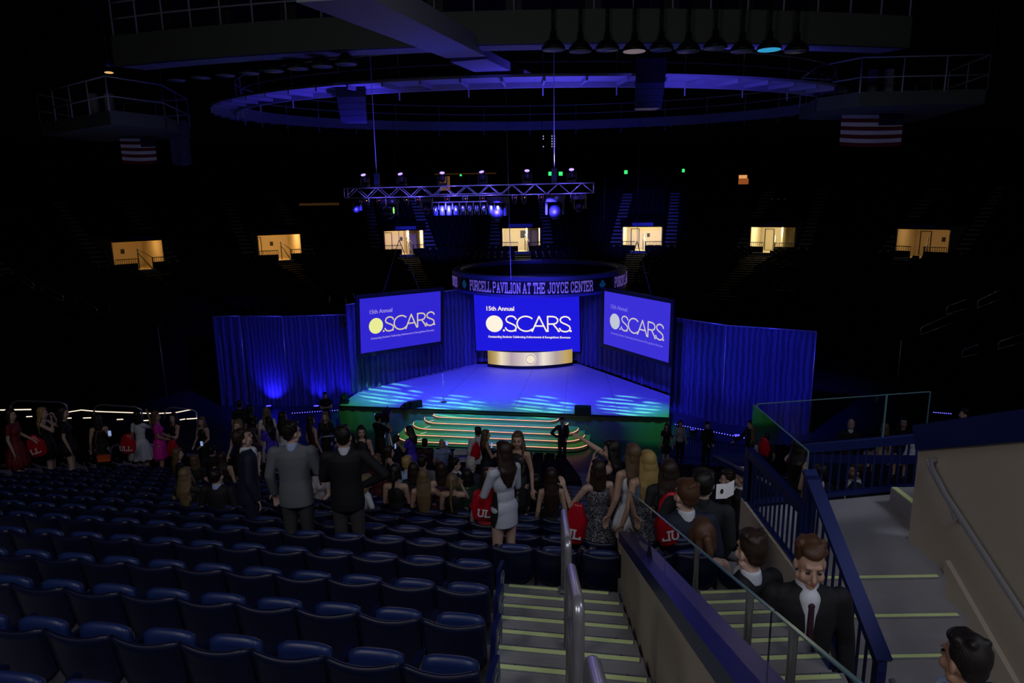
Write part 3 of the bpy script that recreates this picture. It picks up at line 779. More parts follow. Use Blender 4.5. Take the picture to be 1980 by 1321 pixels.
# gobo lights throwing leaf streaks along the front of the deck
def gobo(loc, target, power, col, angle, rot):
    o = light('gobo_light', 'SPOT', loc, target, power*4, col, .02, angle, .5)
    d = o.data; d.use_nodes = True; nt = d.node_tree; em = nt.nodes['Emission']
    tc = nt.nodes.new('ShaderNodeTexCoord'); mp = nt.nodes.new('ShaderNodeMapping'); mp.inputs['Rotation'].default_value = (0, 0, rot)
    dv = nt.nodes.new('ShaderNodeSeparateXYZ'); nt.links.new(tc.outputs['Normal'], dv.inputs[0])
    q1 = nt.nodes.new('ShaderNodeMath'); q1.operation = 'DIVIDE'; nt.links.new(dv.outputs[0], q1.inputs[0]); nt.links.new(dv.outputs[2], q1.inputs[1])
    q2 = nt.nodes.new('ShaderNodeMath'); q2.operation = 'DIVIDE'; nt.links.new(dv.outputs[1], q2.inputs[0]); nt.links.new(dv.outputs[2], q2.inputs[1])
    cb = nt.nodes.new('ShaderNodeCombineXYZ'); nt.links.new(q1.outputs[0], cb.inputs[0]); nt.links.new(q2.outputs[0], cb.inputs[1])
    nt.links.new(cb.outputs[0], mp.inputs[0])
    w = nt.nodes.new('ShaderNodeTexWave'); w.bands_direction = 'Y'; w.inputs['Scale'].default_value = 7.5; w.inputs['Distortion'].default_value = 1.3; w.inputs['Detail'].default_value = 1.0; w.inputs['Detail Scale'].default_value = 1.2
    nt.links.new(mp.outputs[0], w.inputs['Vector'])
    n = nt.nodes.new('ShaderNodeTexNoise'); n.inputs['Scale'].default_value = 10
    m2 = nt.nodes.new('ShaderNodeMapping'); m2.inputs['Scale'].default_value = (.8, 1.8, 1); nt.links.new(mp.outputs[0], m2.inputs[0]); nt.links.new(m2.outputs[0], n.inputs['Vector'])
    r1 = nt.nodes.new('ShaderNodeMapRange'); r1.inputs[1].default_value = .45; r1.inputs[2].default_value = .8; nt.links.new(w.outputs['Fac'], r1.inputs[0])
    r2 = nt.nodes.new('ShaderNodeMapRange'); r2.inputs[1].default_value = .38; r2.inputs[2].default_value = .50; nt.links.new(n.outputs['Fac'], r2.inputs[0])
    mu = nt.nodes.new('ShaderNodeMath'); mu.operation = 'MULTIPLY'; nt.links.new(r1.outputs[0], mu.inputs[0]); nt.links.new(r2.outputs[0], mu.inputs[1])
    m3 = nt.nodes.new('ShaderNodeMath'); m3.operation = 'MULTIPLY'; m3.inputs[1].default_value = 1.0; nt.links.new(mu.outputs[0], m3.inputs[0])
    nt.links.new(m3.outputs[0], em.inputs['Strength'])
for (px, py, lx, ro) in ((755, 762, -6, .2), (878, 783, -2.5, .15), (1050, 785, 1.2, .1), (1215, 785, 4.6, -.05)):
    tg = at_z(px, py, 1.2); gobo((lx, 26.2-.12*lx, 10.8), tg, 2300, (.20, 1.0, .50), 17, ro+.22)
# monitors, mic stand, floor fixture
def wedge(label, px, py, yaw):
    p = at_z(px, py, 1.2); t = thing('stage_monitor', label, 'speaker', p, yaw)
    prof = [(-.28, 0), (.22, 0), (.30, .16), (-.10, .44), (-.28, .40)]; n = len(prof)
    mb = MB(); mb.add([(-.38, y, z) for y, z in prof]+[(.38, y, z) for y, z in prof], [list(range(n))[::-1], list(range(n, 2*n))]+[(i, (i+1)%n, n+(i+1)%n, n+i)[::-1] for i in range(n)])
    mb.local('cabinet', M['black'], t)
    mb = MB(); mb.add([(-.34, .205, .03), (.34, .205, .03), (.34, .285, .165), (-.34, .285, .165)], [(0,1,2,3)])
    mb.add([(-.33, .30, .175), (.33, .30, .175), (.33, -.08, .445), (-.33, -.08, .445)], [(0,1,2,3)[::-1]]); mb.local('grille', mat('grille', (.03,.03,.035), .8), t)
    MB().box((-.385, -.05, .15), (-.37, .08, .22)).local('handle_cup', M['steel'], t)
    return t
wedge('black stage monitor on the front left of the stage', 804, 787, R(25)).scale = (.72, .72, .8)
wedge('black stage monitor on the front right of the stage', 1127, 800, R(-8))
wedge('small black speaker beside the left stage monitor on the deck', 785, 790, R(60)).scale = (.6, .6, .75)
p = at_z(858, 778, 1.2); t = thing('microphone_stand', 'thin microphone stand alone on the left half of the stage', 'microphone stand', p)
MB().loft([(0,0,0,.16,.16),(0,0,.02,.15,.15),(0,0,.035,.03,.03)], 16).local('base', M['black'], t)
MB().tube([(0,0,.02),(0,0,1.55)], .013, 8).local('pole', M['steel'], t)
MB().tube([(0,0,1.5),(0,-.05,1.62),(0,-.08,1.70)], [.015,.022,.026], 8).local('microphone', M['black'], t)
p = at_z(666, 780, 1.2); t = thing('moving_head_light', 'black moving light fixture on the front left corner of the stage', 'stage light', p)
MB().box((-.22,-.16,0),(.22,.16,.14)).local('base', M['black'], t)
MB().box((-.20,-.05,.14),(-.15,.05,.44)).box((.15,-.05,.14),(.20,.05,.44)).local('yoke', M['black'], t)
MB().cap((-.0,-.12,.30),(0,.16,.42),.13,.10,12).local('head', M['black'], t)

# ------------------------------------------------------------------ screens
LETTERS = {
 'S': [[(.86,.80),(.78,.93),(.62,1.0),(.45,1.0),(.28,.93),(.20,.78),(.26,.64),(.42,.55),(.62,.47),(.80,.36),(.86,.22),(.78,.07),(.62,0),(.42,0),(.24,.07),(.15,.22)]],
 'C': [[(.5+.52*math.cos(R(a)), .5+.5*math.sin(R(a))) for a in range(45, 316, 15)]],
 'A': [[(0,0),(.45,1)],[(.45,1),(.90,0)],[(.17,.36),(.73,.36)]],
 'R': [[(0,0),(0,1)],[(0,1),(.35,1),(.55,.95),(.66,.82),(.66,.68),(.55,.55),(.35,.50),(0,.50)],[(.35,.50),(.75,0)]],
 '.': [[(0,.0),(.03,.0)]],
}
def stroke_poly(mb, pts, w, f):        # f maps 2D to 3D
    P = [Vector((p[0], p[1])) for p in pts]; n = len(P); L = []; Rr = []
    for i in range(n):
        d = P[min(i+1, n-1)]-P[max(i-1, 0)]; d.normalize(); nn = Vector((-d.y, d.x))*w/2
        q = P[i]
        if i == 0: q = q-d*w*.3
        if i == n-1: q = q+d*w*.3
        L.append(q+nn); Rr.append(q-nn)
    vs = [f(p.x, p.y, .0) for p in L]+[f(p.x, p.y, .0) for p in Rr]+[f(p.x, p.y, .008) for p in L]+[f(p.x, p.y, .008) for p in Rr]
    fs = []
    for i in range(n-1):
        fs.append((2*n+i, 2*n+i+1, 3*n+i+1, 3*n+i)); fs.append((i, i+1, 2*n+i+1, 2*n+i)); fs.append((n+i, 3*n+i, 3*n+i+1, n+i+1))
    mb.add(vs, fs)
def font_mesh(text, size, f, bold=0.0, spacing=1.0):
    cu = bpy.data.curves.new('lettering', 'FONT'); cu.body = text; cu.size = size; cu.offset = bold; cu.space_character = spacing; cu.resolution_u = 2
    ob = bpy.data.objects.new('lettering', cu); COL.objects.link(ob)
    dg = bpy.context.evaluated_depsgraph_get(); me = bpy.data.meshes.new_from_object(ob.evaluated_get(dg))
    vs = [f(v.co.x, v.co.y, .006) for v in me.vertices]; fs = [list(p.vertices) for p in me.polygons]
    w = max(v.co.x for v in me.vertices); COL.objects.unlink(ob); bpy.data.objects.remove(ob)
    mb = MB(); mb.add(vs, fs); return mb, w
def screen(label, TL, TR, BR_, BL_, scr_mat, txt, ann, frame=.2, discm=None, hang=True):
    o = (BL_+BR_)/2; t = thing('projection_screen', label, 'screen', o)
    ex = (BR_-BL_); Wd = ex.length; ex.normalize(); ez = ((TL-BL_)+(TR-BR_))/2; Ht = ez.length; ez.normalize()
    ny = ex.cross(ez).normalized()
    if ny.y > 0: ny = -ny
    f3 = lambda x, y, z: BL_+ex*x*Wd+ez*y*Ht+ny*(.012+z)
    g3 = lambda x, y, z: BL_+ex*x+ez*y+ny*z
    b = MB(); b.add([g3(0,0,0), g3(Wd,0,0), g3(Wd,Ht,0), g3(0,Ht,0)], [(0,1,2,3)]); b.add([g3(0,0,-.03), g3(Wd,0,-.03), g3(Wd,Ht,-.03), g3(0,Ht,-.03)], [(3,2,1,0)]); b.build('screen_surface', scr_mat, t)
    if frame:
        fr = MB()
        e = frame/2
        fr.bar(g3(-e*2, -e, 0), g3(Wd+e*2, -e, 0), .10, frame, up=ez); fr.bar(g3(-e*2, Ht+e, 0), g3(Wd+e*2, Ht+e, 0), .10, frame, up=ez)
        fr.bar(g3(-e, 0, 0), g3(-e, Ht, 0), frame, .10, up=ny); fr.bar(g3(Wd+e, 0, 0), g3(Wd+e, Ht, 0), frame, .10, up=ny)
        fr.build('frame', M['black'], t)
        if hang:
            cb = MB(); top = g3(Wd*.5, Ht+frame, 0)+V(0,0,2.6)
            cb.tube([g3(Wd*.28, Ht+frame, 0), top], .02, 6); cb.tube([g3(Wd*.72, Ht+frame, 0), top], .02, 6); cb.tube([top, top+V(0,0,9)], .012, 6); cb.build('hanging_cable', mat('dark_cable', (.04,.04,.05), .6), t)
    # lettering, measured on the picture: x 0..1, y 0..1
    asp = Wd/Ht
    mb = MB(); r_ = .145/1.0
    cx_, cy_ = .185, .475
    n = 40; vs = [f3(cx_, cy_, .004)]+[f3(cx_+r_/asp*math.cos(2*PI*i/n), cy_+r_*math.sin(2*PI*i/n), .004) for i in range(n)]
    mb.add(vs, [(0, 1+i, 1+(i+1)%n) for i in range(n)]); mb.build('logo_disc', discm or txt, t)
    mb = MB(); h = .26; kx = h/asp
    seq = [('.', .265, 1), ('S', .268, 1.0), ('.', .375, 1), ('C', .405, 1.12), ('.', .535, 1), ('A', .545, 1.05), ('.', .678, 1), ('R', .695, 1.0), ('.', .787, 1), ('S', .785, 1.0), ('.', .905, 1)]
    for ch, x0, sc_ in seq:
        for st in LETTERS[ch]:
            if ch == '.':
                q = .016; pts = [(x0/1, .348+q/2)]
                mb.add([f3(x0, .345, .008), f3(x0+q/asp*2, .345, .008), f3(x0+q/asp*2, .345+q*2, .008), f3(x0, .345+q*2, .008)], [(0,1,2,3)])
            else: stroke_poly(mb, [(x0*asp+p[0]*h*sc_, .350+p[1]*h) for p in st], .025, lambda x, y, z: f3(x/asp, y, z))
    mb.build('main_lettering', txt, t)
    m1, w1 = font_mesh('15th Annual', .105, lambda x, y, z: f3(.105+x/asp, .705+y, z), bold=.002, spacing=.96); m1.build('annual_lettering', ann, t)
    m2, w2 = font_mesh('Outstanding Students Celebrating Achievements & Recognitions Showcase', .05, lambda x, y, z: f3(.12+x*.0+x/asp, .235+y, z), bold=.0012)
    sx = .79*asp/w2
    m2, _ = font_mesh('Outstanding Students Celebrating Achievements & Recognitions Showcase', .05*sx, lambda x, y, z: f3(.12+x/asp, .232+y*1.12, z), bold=.0012); m2.build('caption_lettering', ann, t)
    return t
TLc, TRc, BRc, BLc = at_y(914, 568, 40.3), at_y(1121.5, 568, 40.3), at_y(1121.5, 680, 40.3), at_y(921, 678, 40.3)
screen('large centre screen with white lettering on blue behind the stage', TLc, TRc, BRc, BLc, glow('centre_screen_blue', (.014, .011, .80), .9), glow('centre_text_cream', (1.0, .86, .70), 1.05), glow('centre_text_cream', (1, 1, 1), 1), frame=.08, hang=False)
screen('left hanging screen with yellowish lettering on blue', at_y(694, 578, 33.4), at_y(852, 563, 36.6), at_y(852, 660, 36.6), at_y(697, 684, 33.4), glow('left_screen_blue', (.034, .022, .72), .88), glow('left_text_yellow', (.72, .62, .42), .95), glow('left_text_lilac', (.34, .27, .80), .95), discm=glow('left_disc_yellow', (.82, .84, .30), 1.0))
screen('right hanging screen with pale lettering on blue', at_y(1168.5, 564, 36.8), at_y(1299, 585, 32.2), at_y(1294, 702, 32.2), at_y(1167, 664.5, 36.8), glow('right_screen_blue', (.05, .034, .76), .88), glow('right_text_pale', (.62, .56, .60), .95), glow('right_text_lilac', (.20, .16, .82), .95), discm=glow('right_disc_pale', (.55, .60, .72), .95))
# curved gold panel under the centre screen
def gold_mat():
    m = bpy.data.materials.new('gold_led_panel'); m.use_nodes = True; nt = m.node_tree; nt.nodes.remove(nt.nodes['Principled BSDF'])
    e = nt.nodes.new('ShaderNodeEmission'); tc = nt.nodes.new('ShaderNodeTexCoord'); sp = nt.nodes.new('ShaderNodeSeparateXYZ')
    nt.links.new(tc.outputs['Generated'], sp.inputs[0]); r = nt.nodes.new('ShaderNodeValToRGB'); cr = r.color_ramp
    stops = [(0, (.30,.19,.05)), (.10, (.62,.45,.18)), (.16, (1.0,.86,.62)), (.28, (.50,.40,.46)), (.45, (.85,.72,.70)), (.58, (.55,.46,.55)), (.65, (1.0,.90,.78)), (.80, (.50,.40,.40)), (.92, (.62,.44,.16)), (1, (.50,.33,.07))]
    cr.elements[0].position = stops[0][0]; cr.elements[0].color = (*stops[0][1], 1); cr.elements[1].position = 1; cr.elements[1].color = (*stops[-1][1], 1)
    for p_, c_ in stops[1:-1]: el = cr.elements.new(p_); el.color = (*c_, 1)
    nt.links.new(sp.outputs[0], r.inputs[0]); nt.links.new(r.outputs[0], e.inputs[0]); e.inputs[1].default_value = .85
    nt.links.new(e.outputs[0], nt.nodes['Material Output'].inputs[0]); return m
gx0, gx1 = at_y(943, 690, 39.8).x, at_y(1107, 690, 39.8).x; gm = (gx0+gx1)/2; hw = (gx1-gx0)/2; sag = .75
Rg = (hw*hw+sag*sag)/(2*sag); yc = 39.9+Rg-sag
t = thing('curved_panel', 'curved glowing gold panel with a round white emblem below the centre screen', 'light panel', (gm, 39.5, 1.2))
mb = MB(); n = 30; vs = []; am = math.asin(hw/Rg)
for i in range(n+1):
    a = -am+2*am*i/n; x = gm+Rg*math.sin(a); y = yc-Rg*math.cos(a)-.0
    vs += [(x, y, 1.38), (x, y, 2.20)]
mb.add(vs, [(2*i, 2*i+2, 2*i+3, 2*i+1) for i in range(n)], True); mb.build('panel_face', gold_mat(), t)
mb = MB(); vs = []
for i in range(n+1):
    a = -am+2*am*i/n; x = gm+(Rg+.05)*math.sin(a); y = yc-(Rg+.05)*math.cos(a); vs += [(x, y, 1.2), (x, y, 1.38), (x, y+.3, 1.2), (x, y+.3, 1.38)]
mb.add(vs, [(4*i, 4*i+4, 4*i+5, 4*i+1) for i in range(n)]+[(4*i+1, 4*i+5, 4*i+7, 4*i+3) for i in range(n)]); mb.build('base_rim', M['black'], t)
q = V(gm, yc-Rg-.06, 1.80)
MB().tube([q+V(0,.05,0), q], .34, 28).build('emblem_disc', glow('emblem_disc_glow', (.95, .82, .66), .95), t)
mb = MB(); mb.tube([q+V(.27*math.cos(a*PI/16), -.01, .27*math.sin(a*PI/16)) for a in range(32)], .014, 6, closed=True); mb.build('emblem_ring', mat('emblem_grey', (.10,.09,.10), .6), t)

# ------------------------------------------------------------------ ring sign
rc = V(1.75, 42.3, 0); Rr_ = 5.35; zT, zB = CAMZ-4.43, CAMZ-5.45
t = thing('ring_sign', 'round hanging ring sign with white slab lettering above the centre screen', 'sign', (rc.x, rc.y, zB))
ringm = mat('ring_casing', (.10, .10, .34), .5)
def ringband(r0, r1, z0, z1, name, m, n=72): mb = MB(); mb.arc(rc.x, rc.y, r0, r1, z0, z1, 0, 2*PI, n); return mb.build(name, m, t)
ringband(Rr_-.5, Rr_, zT-.12, zT+.12, 'top_rim', ringm); ringband(Rr_-.45, Rr_-.05, zB+.16, zT-.12, 'black_band', mat('ring_band', (.006,.006,.012), .6)); ringband(Rr_-.5, Rr_, zB, zB+.16, 'bottom_rim', ringm)
G = {'P': [[(0,0),(0,6)],[(0,6),(3,6),(4,5),(4,4),(3,3),(0,3)],[(-.7,0),(1,0)],[(-.7,6),(0,6)]],
 'U': [[(0,6),(0,1),(1,0),(3,0),(4,1),(4,6)],[(-.8,6),(.9,6)],[(3.1,6),(4.8,6)]],
 'R': [[(0,0),(0,6)],[(0,6),(3,6),(4,5),(4,4),(3,3),(0,3)],[(2.4,3),(4,1),(4,0)],[(-.7,0),(.9,0)],[(3.3,0),(4.9,0)],[(-.7,6),(0,6)]],
 'C': [[(4,4.4),(4,5),(3,6),(1,6),(0,5),(0,1),(1,0),(3,0),(4,1),(4,1.6)]],
 'E': [[(0,0),(0,6)],[(-.7,6),(4,6),(4,4.8)],[(-.7,0),(4,0),(4,1.2)],[(0,3),(2.6,3)],[(2.6,2.4),(2.6,3.6)]],
 'L': [[(0,0),(0,6)],[(-.8,6),(.9,6)],[(-.7,0),(4,0),(4,1.4)]],
 'A': [[(0,0),(2,6)],[(2,6),(4,0)],[(.8,2),(3.2,2)],[(-.9,0),(.9,0)],[(3.1,0),(4.9,0)]],
 'V': [[(0,6),(2,0)],[(2,0),(4,6)],[(-.9,6),(.9,6)],[(3.1,6),(4.9,6)]],
 'I': [[(.5,0),(.5,6)],[(-.5,6),(1.5,6)],[(-.5,0),(1.5,0)]],
 'O': [[(1,0),(3,0),(4,1),(4,5),(3,6),(1,6),(0,5),(0,1),(1,0)]],
 'N': [[(0,0),(0,6)],[(0,6),(4,0)],[(4,0),(4,6)],[(-.8,0),(.9,0)],[(-.6,6),(0,6)],[(3.1,6),(4.8,6)]],
 'T': [[(2,0),(2,6)],[(0,4.8),(0,6),(4,6),(4,4.8)],[(1,0),(3,0)]],
 'H': [[(0,0),(0,6)],[(4,0),(4,6)],[(0,3),(4,3)],[(-.8,0),(.8,0)],[(-.8,6),(.8,6)],[(3.2,0),(4.8,0)],[(3.2,6),(4.8,6)]],
 'J': [[(3.4,6),(3.4,1),(2.4,0),(1,0),(0,1),(0,1.8)],[(2.3,6),(4.4,6)]],
 'Y': [[(0,6),(2,3)],[(4,6),(2,3)],[(2,3),(2,0)],[(-.8,6),(.8,6)],[(3.2,6),(4.8,6)],[(1,0),(3,0)]], ' ': []}
ADV = {'I': 3.1, ' ': 2.4, 'T': 5.7, 'L': 5.9, 'J': 6.0}
def slab_text(txt, a_start, a_end, ztop, zbot, m):
    tot = sum(ADV.get(c, 6.4) for c in txt); k = (a_end-a_start)/tot; x = 0; hz = (ztop-zbot)/6.9
    groups = {}
    mb = MB()
    def f(x_, y_, z_):
        a = a_start+x_*k; r = Rr_+.03+z_; return V(rc.x+r*math.sin(a), rc.y-r*math.cos(a), zbot+(y_+.45)*hz)
    for c in txt:
        for st in G[c]:
            for i in range(len(st)-1): stroke_poly(mb, [(x+st[i][0]+.7, st[i][1]), (x+st[i+1][0]+.7, st[i+1][1])], 1.05, f)
        x += ADV.get(c, 6.4)
    return mb
txtm = mat('ring_lettering_white', (.82, .74, .92), .5, emit=(.35, .20, 1.0), estr=.22)  # white letters carry a faint violet emission on top of their colour
a0, a1 = math.asin((896-1040)/186*.985), math.asin((1139-1040)/186*.985)
slab_text('PURCELL PAVILION AT THE JOYCE CENTER', a0, a1, zT-.18, zB+.24, txtm).build('lettering', txtm, t)
a2 = math.asin((1187-1040)/186*.985)
slab_text('PURCELL PAVILION', a2, a2+(a1-a0)*.46, zT-.18, zB+.24, txtm).build('lettering', txtm, t)
slab_text('CENTER', a0-R(31), a0-R(16), zT-.18, zB+.24, txtm).build('lettering', txtm, t)
for ang in (a0-R(6.5), a1+R(7.5)):
    mb = MB()
    for dx, dz in ((-.12,0),(.12,0),(0,.14),(0,-.14)):
        a = ang+dx/Rr_; mb.ell((rc.x+(Rr_+.02)*math.sin(a), rc.y-(Rr_+.02)*math.cos(a), (zT+zB)/2+.02+dz), (.12,.03,.12), (0,0,a), 10, 6)
    mb.build('shamrock_emblem', mat('shamrock_teal', (.05, .35, .30), .5, emit=(.0,.25,.45), estr=.06), t)
mb = MB()
for a in (R(60), R(180), R(300)): mb.tube([V(rc.x+5*math.sin(a), rc.y+5*math.cos(a), zT), V(rc.x+5*math.sin(a), rc.y+5*math.cos(a), 24)], .015, 6)
mb.build('hanging_cable', M['black'], t)
cq = at_y(988, 540, 37.2); 
t = thing('hanging_cable', 'thin blue-lit vertical cable dropping to the ring sign', 'cable', cq)
MB().tube([cq, cq+V(-.12, 0, 10)], .022, 6).build('wire', M['alu'], t)

# ------------------------------------------------------------------ drapes
def drape(label, pts, z0, z1, folds=.16, rail=None, group=None, z0f=None):
    # pts: ground line; pleated solid curtain
    t = thing('stage_drape', label, 'curtain', (pts[0].x, pts[0].y, z0), 0, group)
    L = [0]
    for i in range(1, len(pts)): L.append(L[-1]+(pts[i]-pts[i-1]).length)
    T = L[-1]; n = int(T/.055); nz = 6; vs = []; fs = []
    for side in (0, 1):
        for i in range(n+1):
            d = T*i/n; k = 0
            while k < len(L)-2 and d > L[k+1]: k += 1
            f = (d-L[k])/(L[k+1]-L[k]); p = pts[k].lerp(pts[k+1], f); dr = (pts[k+1]-pts[k]).normalized(); nn = V(dr.y, -dr.x, 0)
            for j in range(nz+1):
                fz = j/nz
                am = folds*(.35+.65*(1-fz))*(.5+.5*math.sin(d*1.3+.7))
                w = math.sin(d*2*PI/.42+.9*math.sin(d*.9)+.5*math.sin(d*3.1)*(1-fz))*am*.5+am*.25*math.sin(d*2*PI/.17+fz)
                q = p+nn*(w-.02*side); fl = .10*(1-fz)**3*abs(math.sin(d*4))
                vs.append((q.x+nn.x*fl, q.y+nn.y*fl, z0+(z1-z0)*fz))
    N = (n+1)*(nz+1)
    for i in range(n):
        for j in range(nz):
            a = i*(nz+1)+j; fs.append((a, a+nz+1, a+nz+2, a+1)); fs.append((N+a+1, N+a+nz+2, N+a+nz+1, N+a))
    for i in range(n):
        a = i*(nz+1)+nz; fs.append((a, a+nz+1, N+a+nz+1, N+a))
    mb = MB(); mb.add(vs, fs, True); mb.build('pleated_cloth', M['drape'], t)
    mb = MB()
    for i in range(len(pts)-1): mb.tube([V(pts[i].x, pts[i].y, z1), V(pts[i+1].x, pts[i+1].y, z1)], .03, 8)
    mb.build('top_pipe', M['alu'], t)
    if rail:
        mb = MB()
        for p in rail: mb.tube([V(p.x, p.y, 0), V(p.x, p.y, z1)], .025, 8)
        mb.build('upright_pole', M['alu'], t)
    return t
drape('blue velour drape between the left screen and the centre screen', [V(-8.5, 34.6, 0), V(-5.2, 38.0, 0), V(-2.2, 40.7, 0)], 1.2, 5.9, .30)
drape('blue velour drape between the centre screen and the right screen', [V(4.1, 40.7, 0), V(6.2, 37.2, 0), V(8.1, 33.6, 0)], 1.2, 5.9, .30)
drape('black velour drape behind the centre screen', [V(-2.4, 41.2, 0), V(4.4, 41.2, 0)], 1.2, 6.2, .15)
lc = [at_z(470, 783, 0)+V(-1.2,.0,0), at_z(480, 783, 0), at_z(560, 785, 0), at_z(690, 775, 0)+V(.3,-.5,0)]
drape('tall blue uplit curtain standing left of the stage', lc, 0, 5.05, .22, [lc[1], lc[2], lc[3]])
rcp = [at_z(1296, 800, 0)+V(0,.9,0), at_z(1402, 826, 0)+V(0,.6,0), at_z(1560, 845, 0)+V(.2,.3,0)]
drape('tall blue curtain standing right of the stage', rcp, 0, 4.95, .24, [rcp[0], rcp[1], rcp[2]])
# uplights at curtain feet
def uplight(label, p, tgt, power, col=(.03, .02, 1.0), ang=95):
    t = thing('floor_uplight', label, 'stage light', p)
    MB().box(V(p.x-.15, p.y-.12, 0), V(p.x+.15, p.y+.12, .2)).build('housing', M['black'], t)
    MB().box(V(p.x-.12, p.y-.09, .2), V(p.x+.12, p.y+.09, .215)).build('lens', glow('blue_lens_glow', (.06, .05, 1.0), 2.5), t)
    light('uplight_beam', 'SPOT', (p.x, p.y, .26), tgt, power, col, .08, ang, .9)
for i, (px, pw) in enumerate(((520, 130), (612, 80), (668, 70))):
    q = at_z(px, 792, 0); uplight('small black floor uplight, %s from the left at the foot of the left curtain' % ORD[i], q, (q.x+.3, q.y+1.4, 2.3), pw*3)
for i, (px, pw) in enumerate(((1340, 45), (1425, 50), (1530, 45))):
    q = at_z(px, 838+(px-1340)*.14, 0); uplight('small black floor uplight, %s from the left at the foot of the right curtain' % ORD[i], q, (q.x-.2, q.y+1.5, 2.6), pw*2.5)
light('blue_drape_light', 'SPOT', (-2, 26, 11), (-6.2, 37.5, 3), 700, (.03, .03, 1.0), .3, 42, .9)
light('blue_drape_light', 'SPOT', (4, 25, 11), (6.6, 36.5, 3), 520, (.03, .03, 1.0), .3, 42, .9)
light('blue_drape_light', 'SPOT', (-4, 24, 11), (-13, 36.5, 3), 4200, (.03, .03, 1.0), .3, 34, .9)
light('blue_drape_light', 'SPOT', (7, 23, 11), (11.8, 32, 2.5), 4000, (.03, .03, 1.0), .3, 40, .9)
light('ring_sign_light', 'SPOT', (1.0, 27, 9.5), (1.2, 37.5, 6.4), 1100, (.12, .08, 1.0), .2, 30, .9)
# dotted LED strips on low rails
def dots(label, A, B, n, m):
    t = thing('led_strip', label, 'light strip', A)
    MB().bar(A-V(0,0,.05), B-V(0,0,.05), .05, .05).build('channel', M['black'], t)
    mb = MB()
    for i in range(n):
        p = A.lerp(B, (i+.5)/n); mb.ell(p-V(0,.03,0), (.028,.028,.026), seg=6, rings=4)
    mb.build('led_dots', m, t)
ledb = glow('blue_led_glow', (.12, .11, 1.0), 2.2)
dots('dotted blue-white light strip on the floor left of the stage', at_z(563, 799, .5), at_z(655, 793, .5), 19, ledb)
dots('dotted blue-white light strip on the floor right of the stage', at_z(1303, 820, .5), at_z(1441, 847, .5), 27, ledb)
dots('short dotted blue light strip seen through the glass at the far right', at_z(1803, 797, .5), at_z(1840, 800, .5), 9, ledb)
# low fence that carries it at right
t = thing('low_fence', 'low dark rail fence on the arena floor right of the stage', 'fence', at_z(1330, 870, 0))
A, B = at_z(1290, 842, 1.0), at_z(1440, 862, 1.0); mb = MB(); mb.bar(A, B, .06); mb.bar(A-V(0,0,.9), B-V(0,0,.9), .05)
for i in range(31): p = A.lerp(B, i/30); mb.bar(p, p-V(0,0,.95), .025)
mb.build('rails', M['blue_metal'], t)
# rope lights on the left rails
ropem = glow('warm_rope_glow', (1.0, .80, .62), 1.25)
def rope(label, pts, Y, r):
    P3 = [at_y(px, py, y_) for (px, py), y_ in zip(pts, Y)]; t = thing('rope_light', label, 'light strip', P3[0]); MB().tube(P3, r, 6).build('rope', ropem, t)
rope('upper warm white rope light along the left rails behind the standing women', [(0, 793), (60, 792)], [24, 24], .022)
rope('long warm white rope light behind the women standing at the left', [(132, 797), (157, 793), (190, 796), (250, 798), (300, 800), (340, 798), (370, 792)], [24, 24, 24.2, 24.5, 25, 25.5, 26], .018)
for i, (x0, x1, y) in enumerate(((51, 62, 806), (126, 138, 809), (161, 176, 808.5), (226, 238, 811.5), (278, 287, 813.5), (348, 358, 812), (361, 381, 810.5))):
    rope('short warm lower light dash behind the queueing women, %s from the left' % ORD[i], [(x0, y), (x1, y-(.5 if i < 5 else 1.5))], [23.4, 23.4], .018)
def loop_rail(label, pts, Y, r=.03, m=None):
    P3 = [at_y(px, py, Y) for px, py in pts]; t = thing('handrail_loop', label, 'handrail', P3[0]); MB().tube(P3, r, 8).build('tube', m or M['steel'], t)
loop_rail('steel rail hoop at the far left behind the woman in the red dress', [(19, 800), (20, 785), (27, 777), (38, 775), (118, 778), (128, 783), (131, 800)], 22.8)
loop_rail('steel rail hoop behind the woman holding a camera', [(181, 812), (182, 791), (189, 784), (200, 783), (262, 787), (273, 792), (276, 812)], 23.0)
loop_rail('steel rail hoop behind the smiling woman in black', [(318, 812), (319, 796), (325, 789), (335, 788), (372, 792), (380, 797), (382, 830)], 23.5, .024)
loop_rail('steel rail hoop beside the woman in the white dress', [(214, 880), (214, 868), (219, 862), (228, 860), (262, 861), (300, 860)], 16.5, .03)
loop_rail('steel rail hoop left of the man in the black suit', [(617, 870), (617, 850), (622, 845), (645, 843)], 17.5, .025)
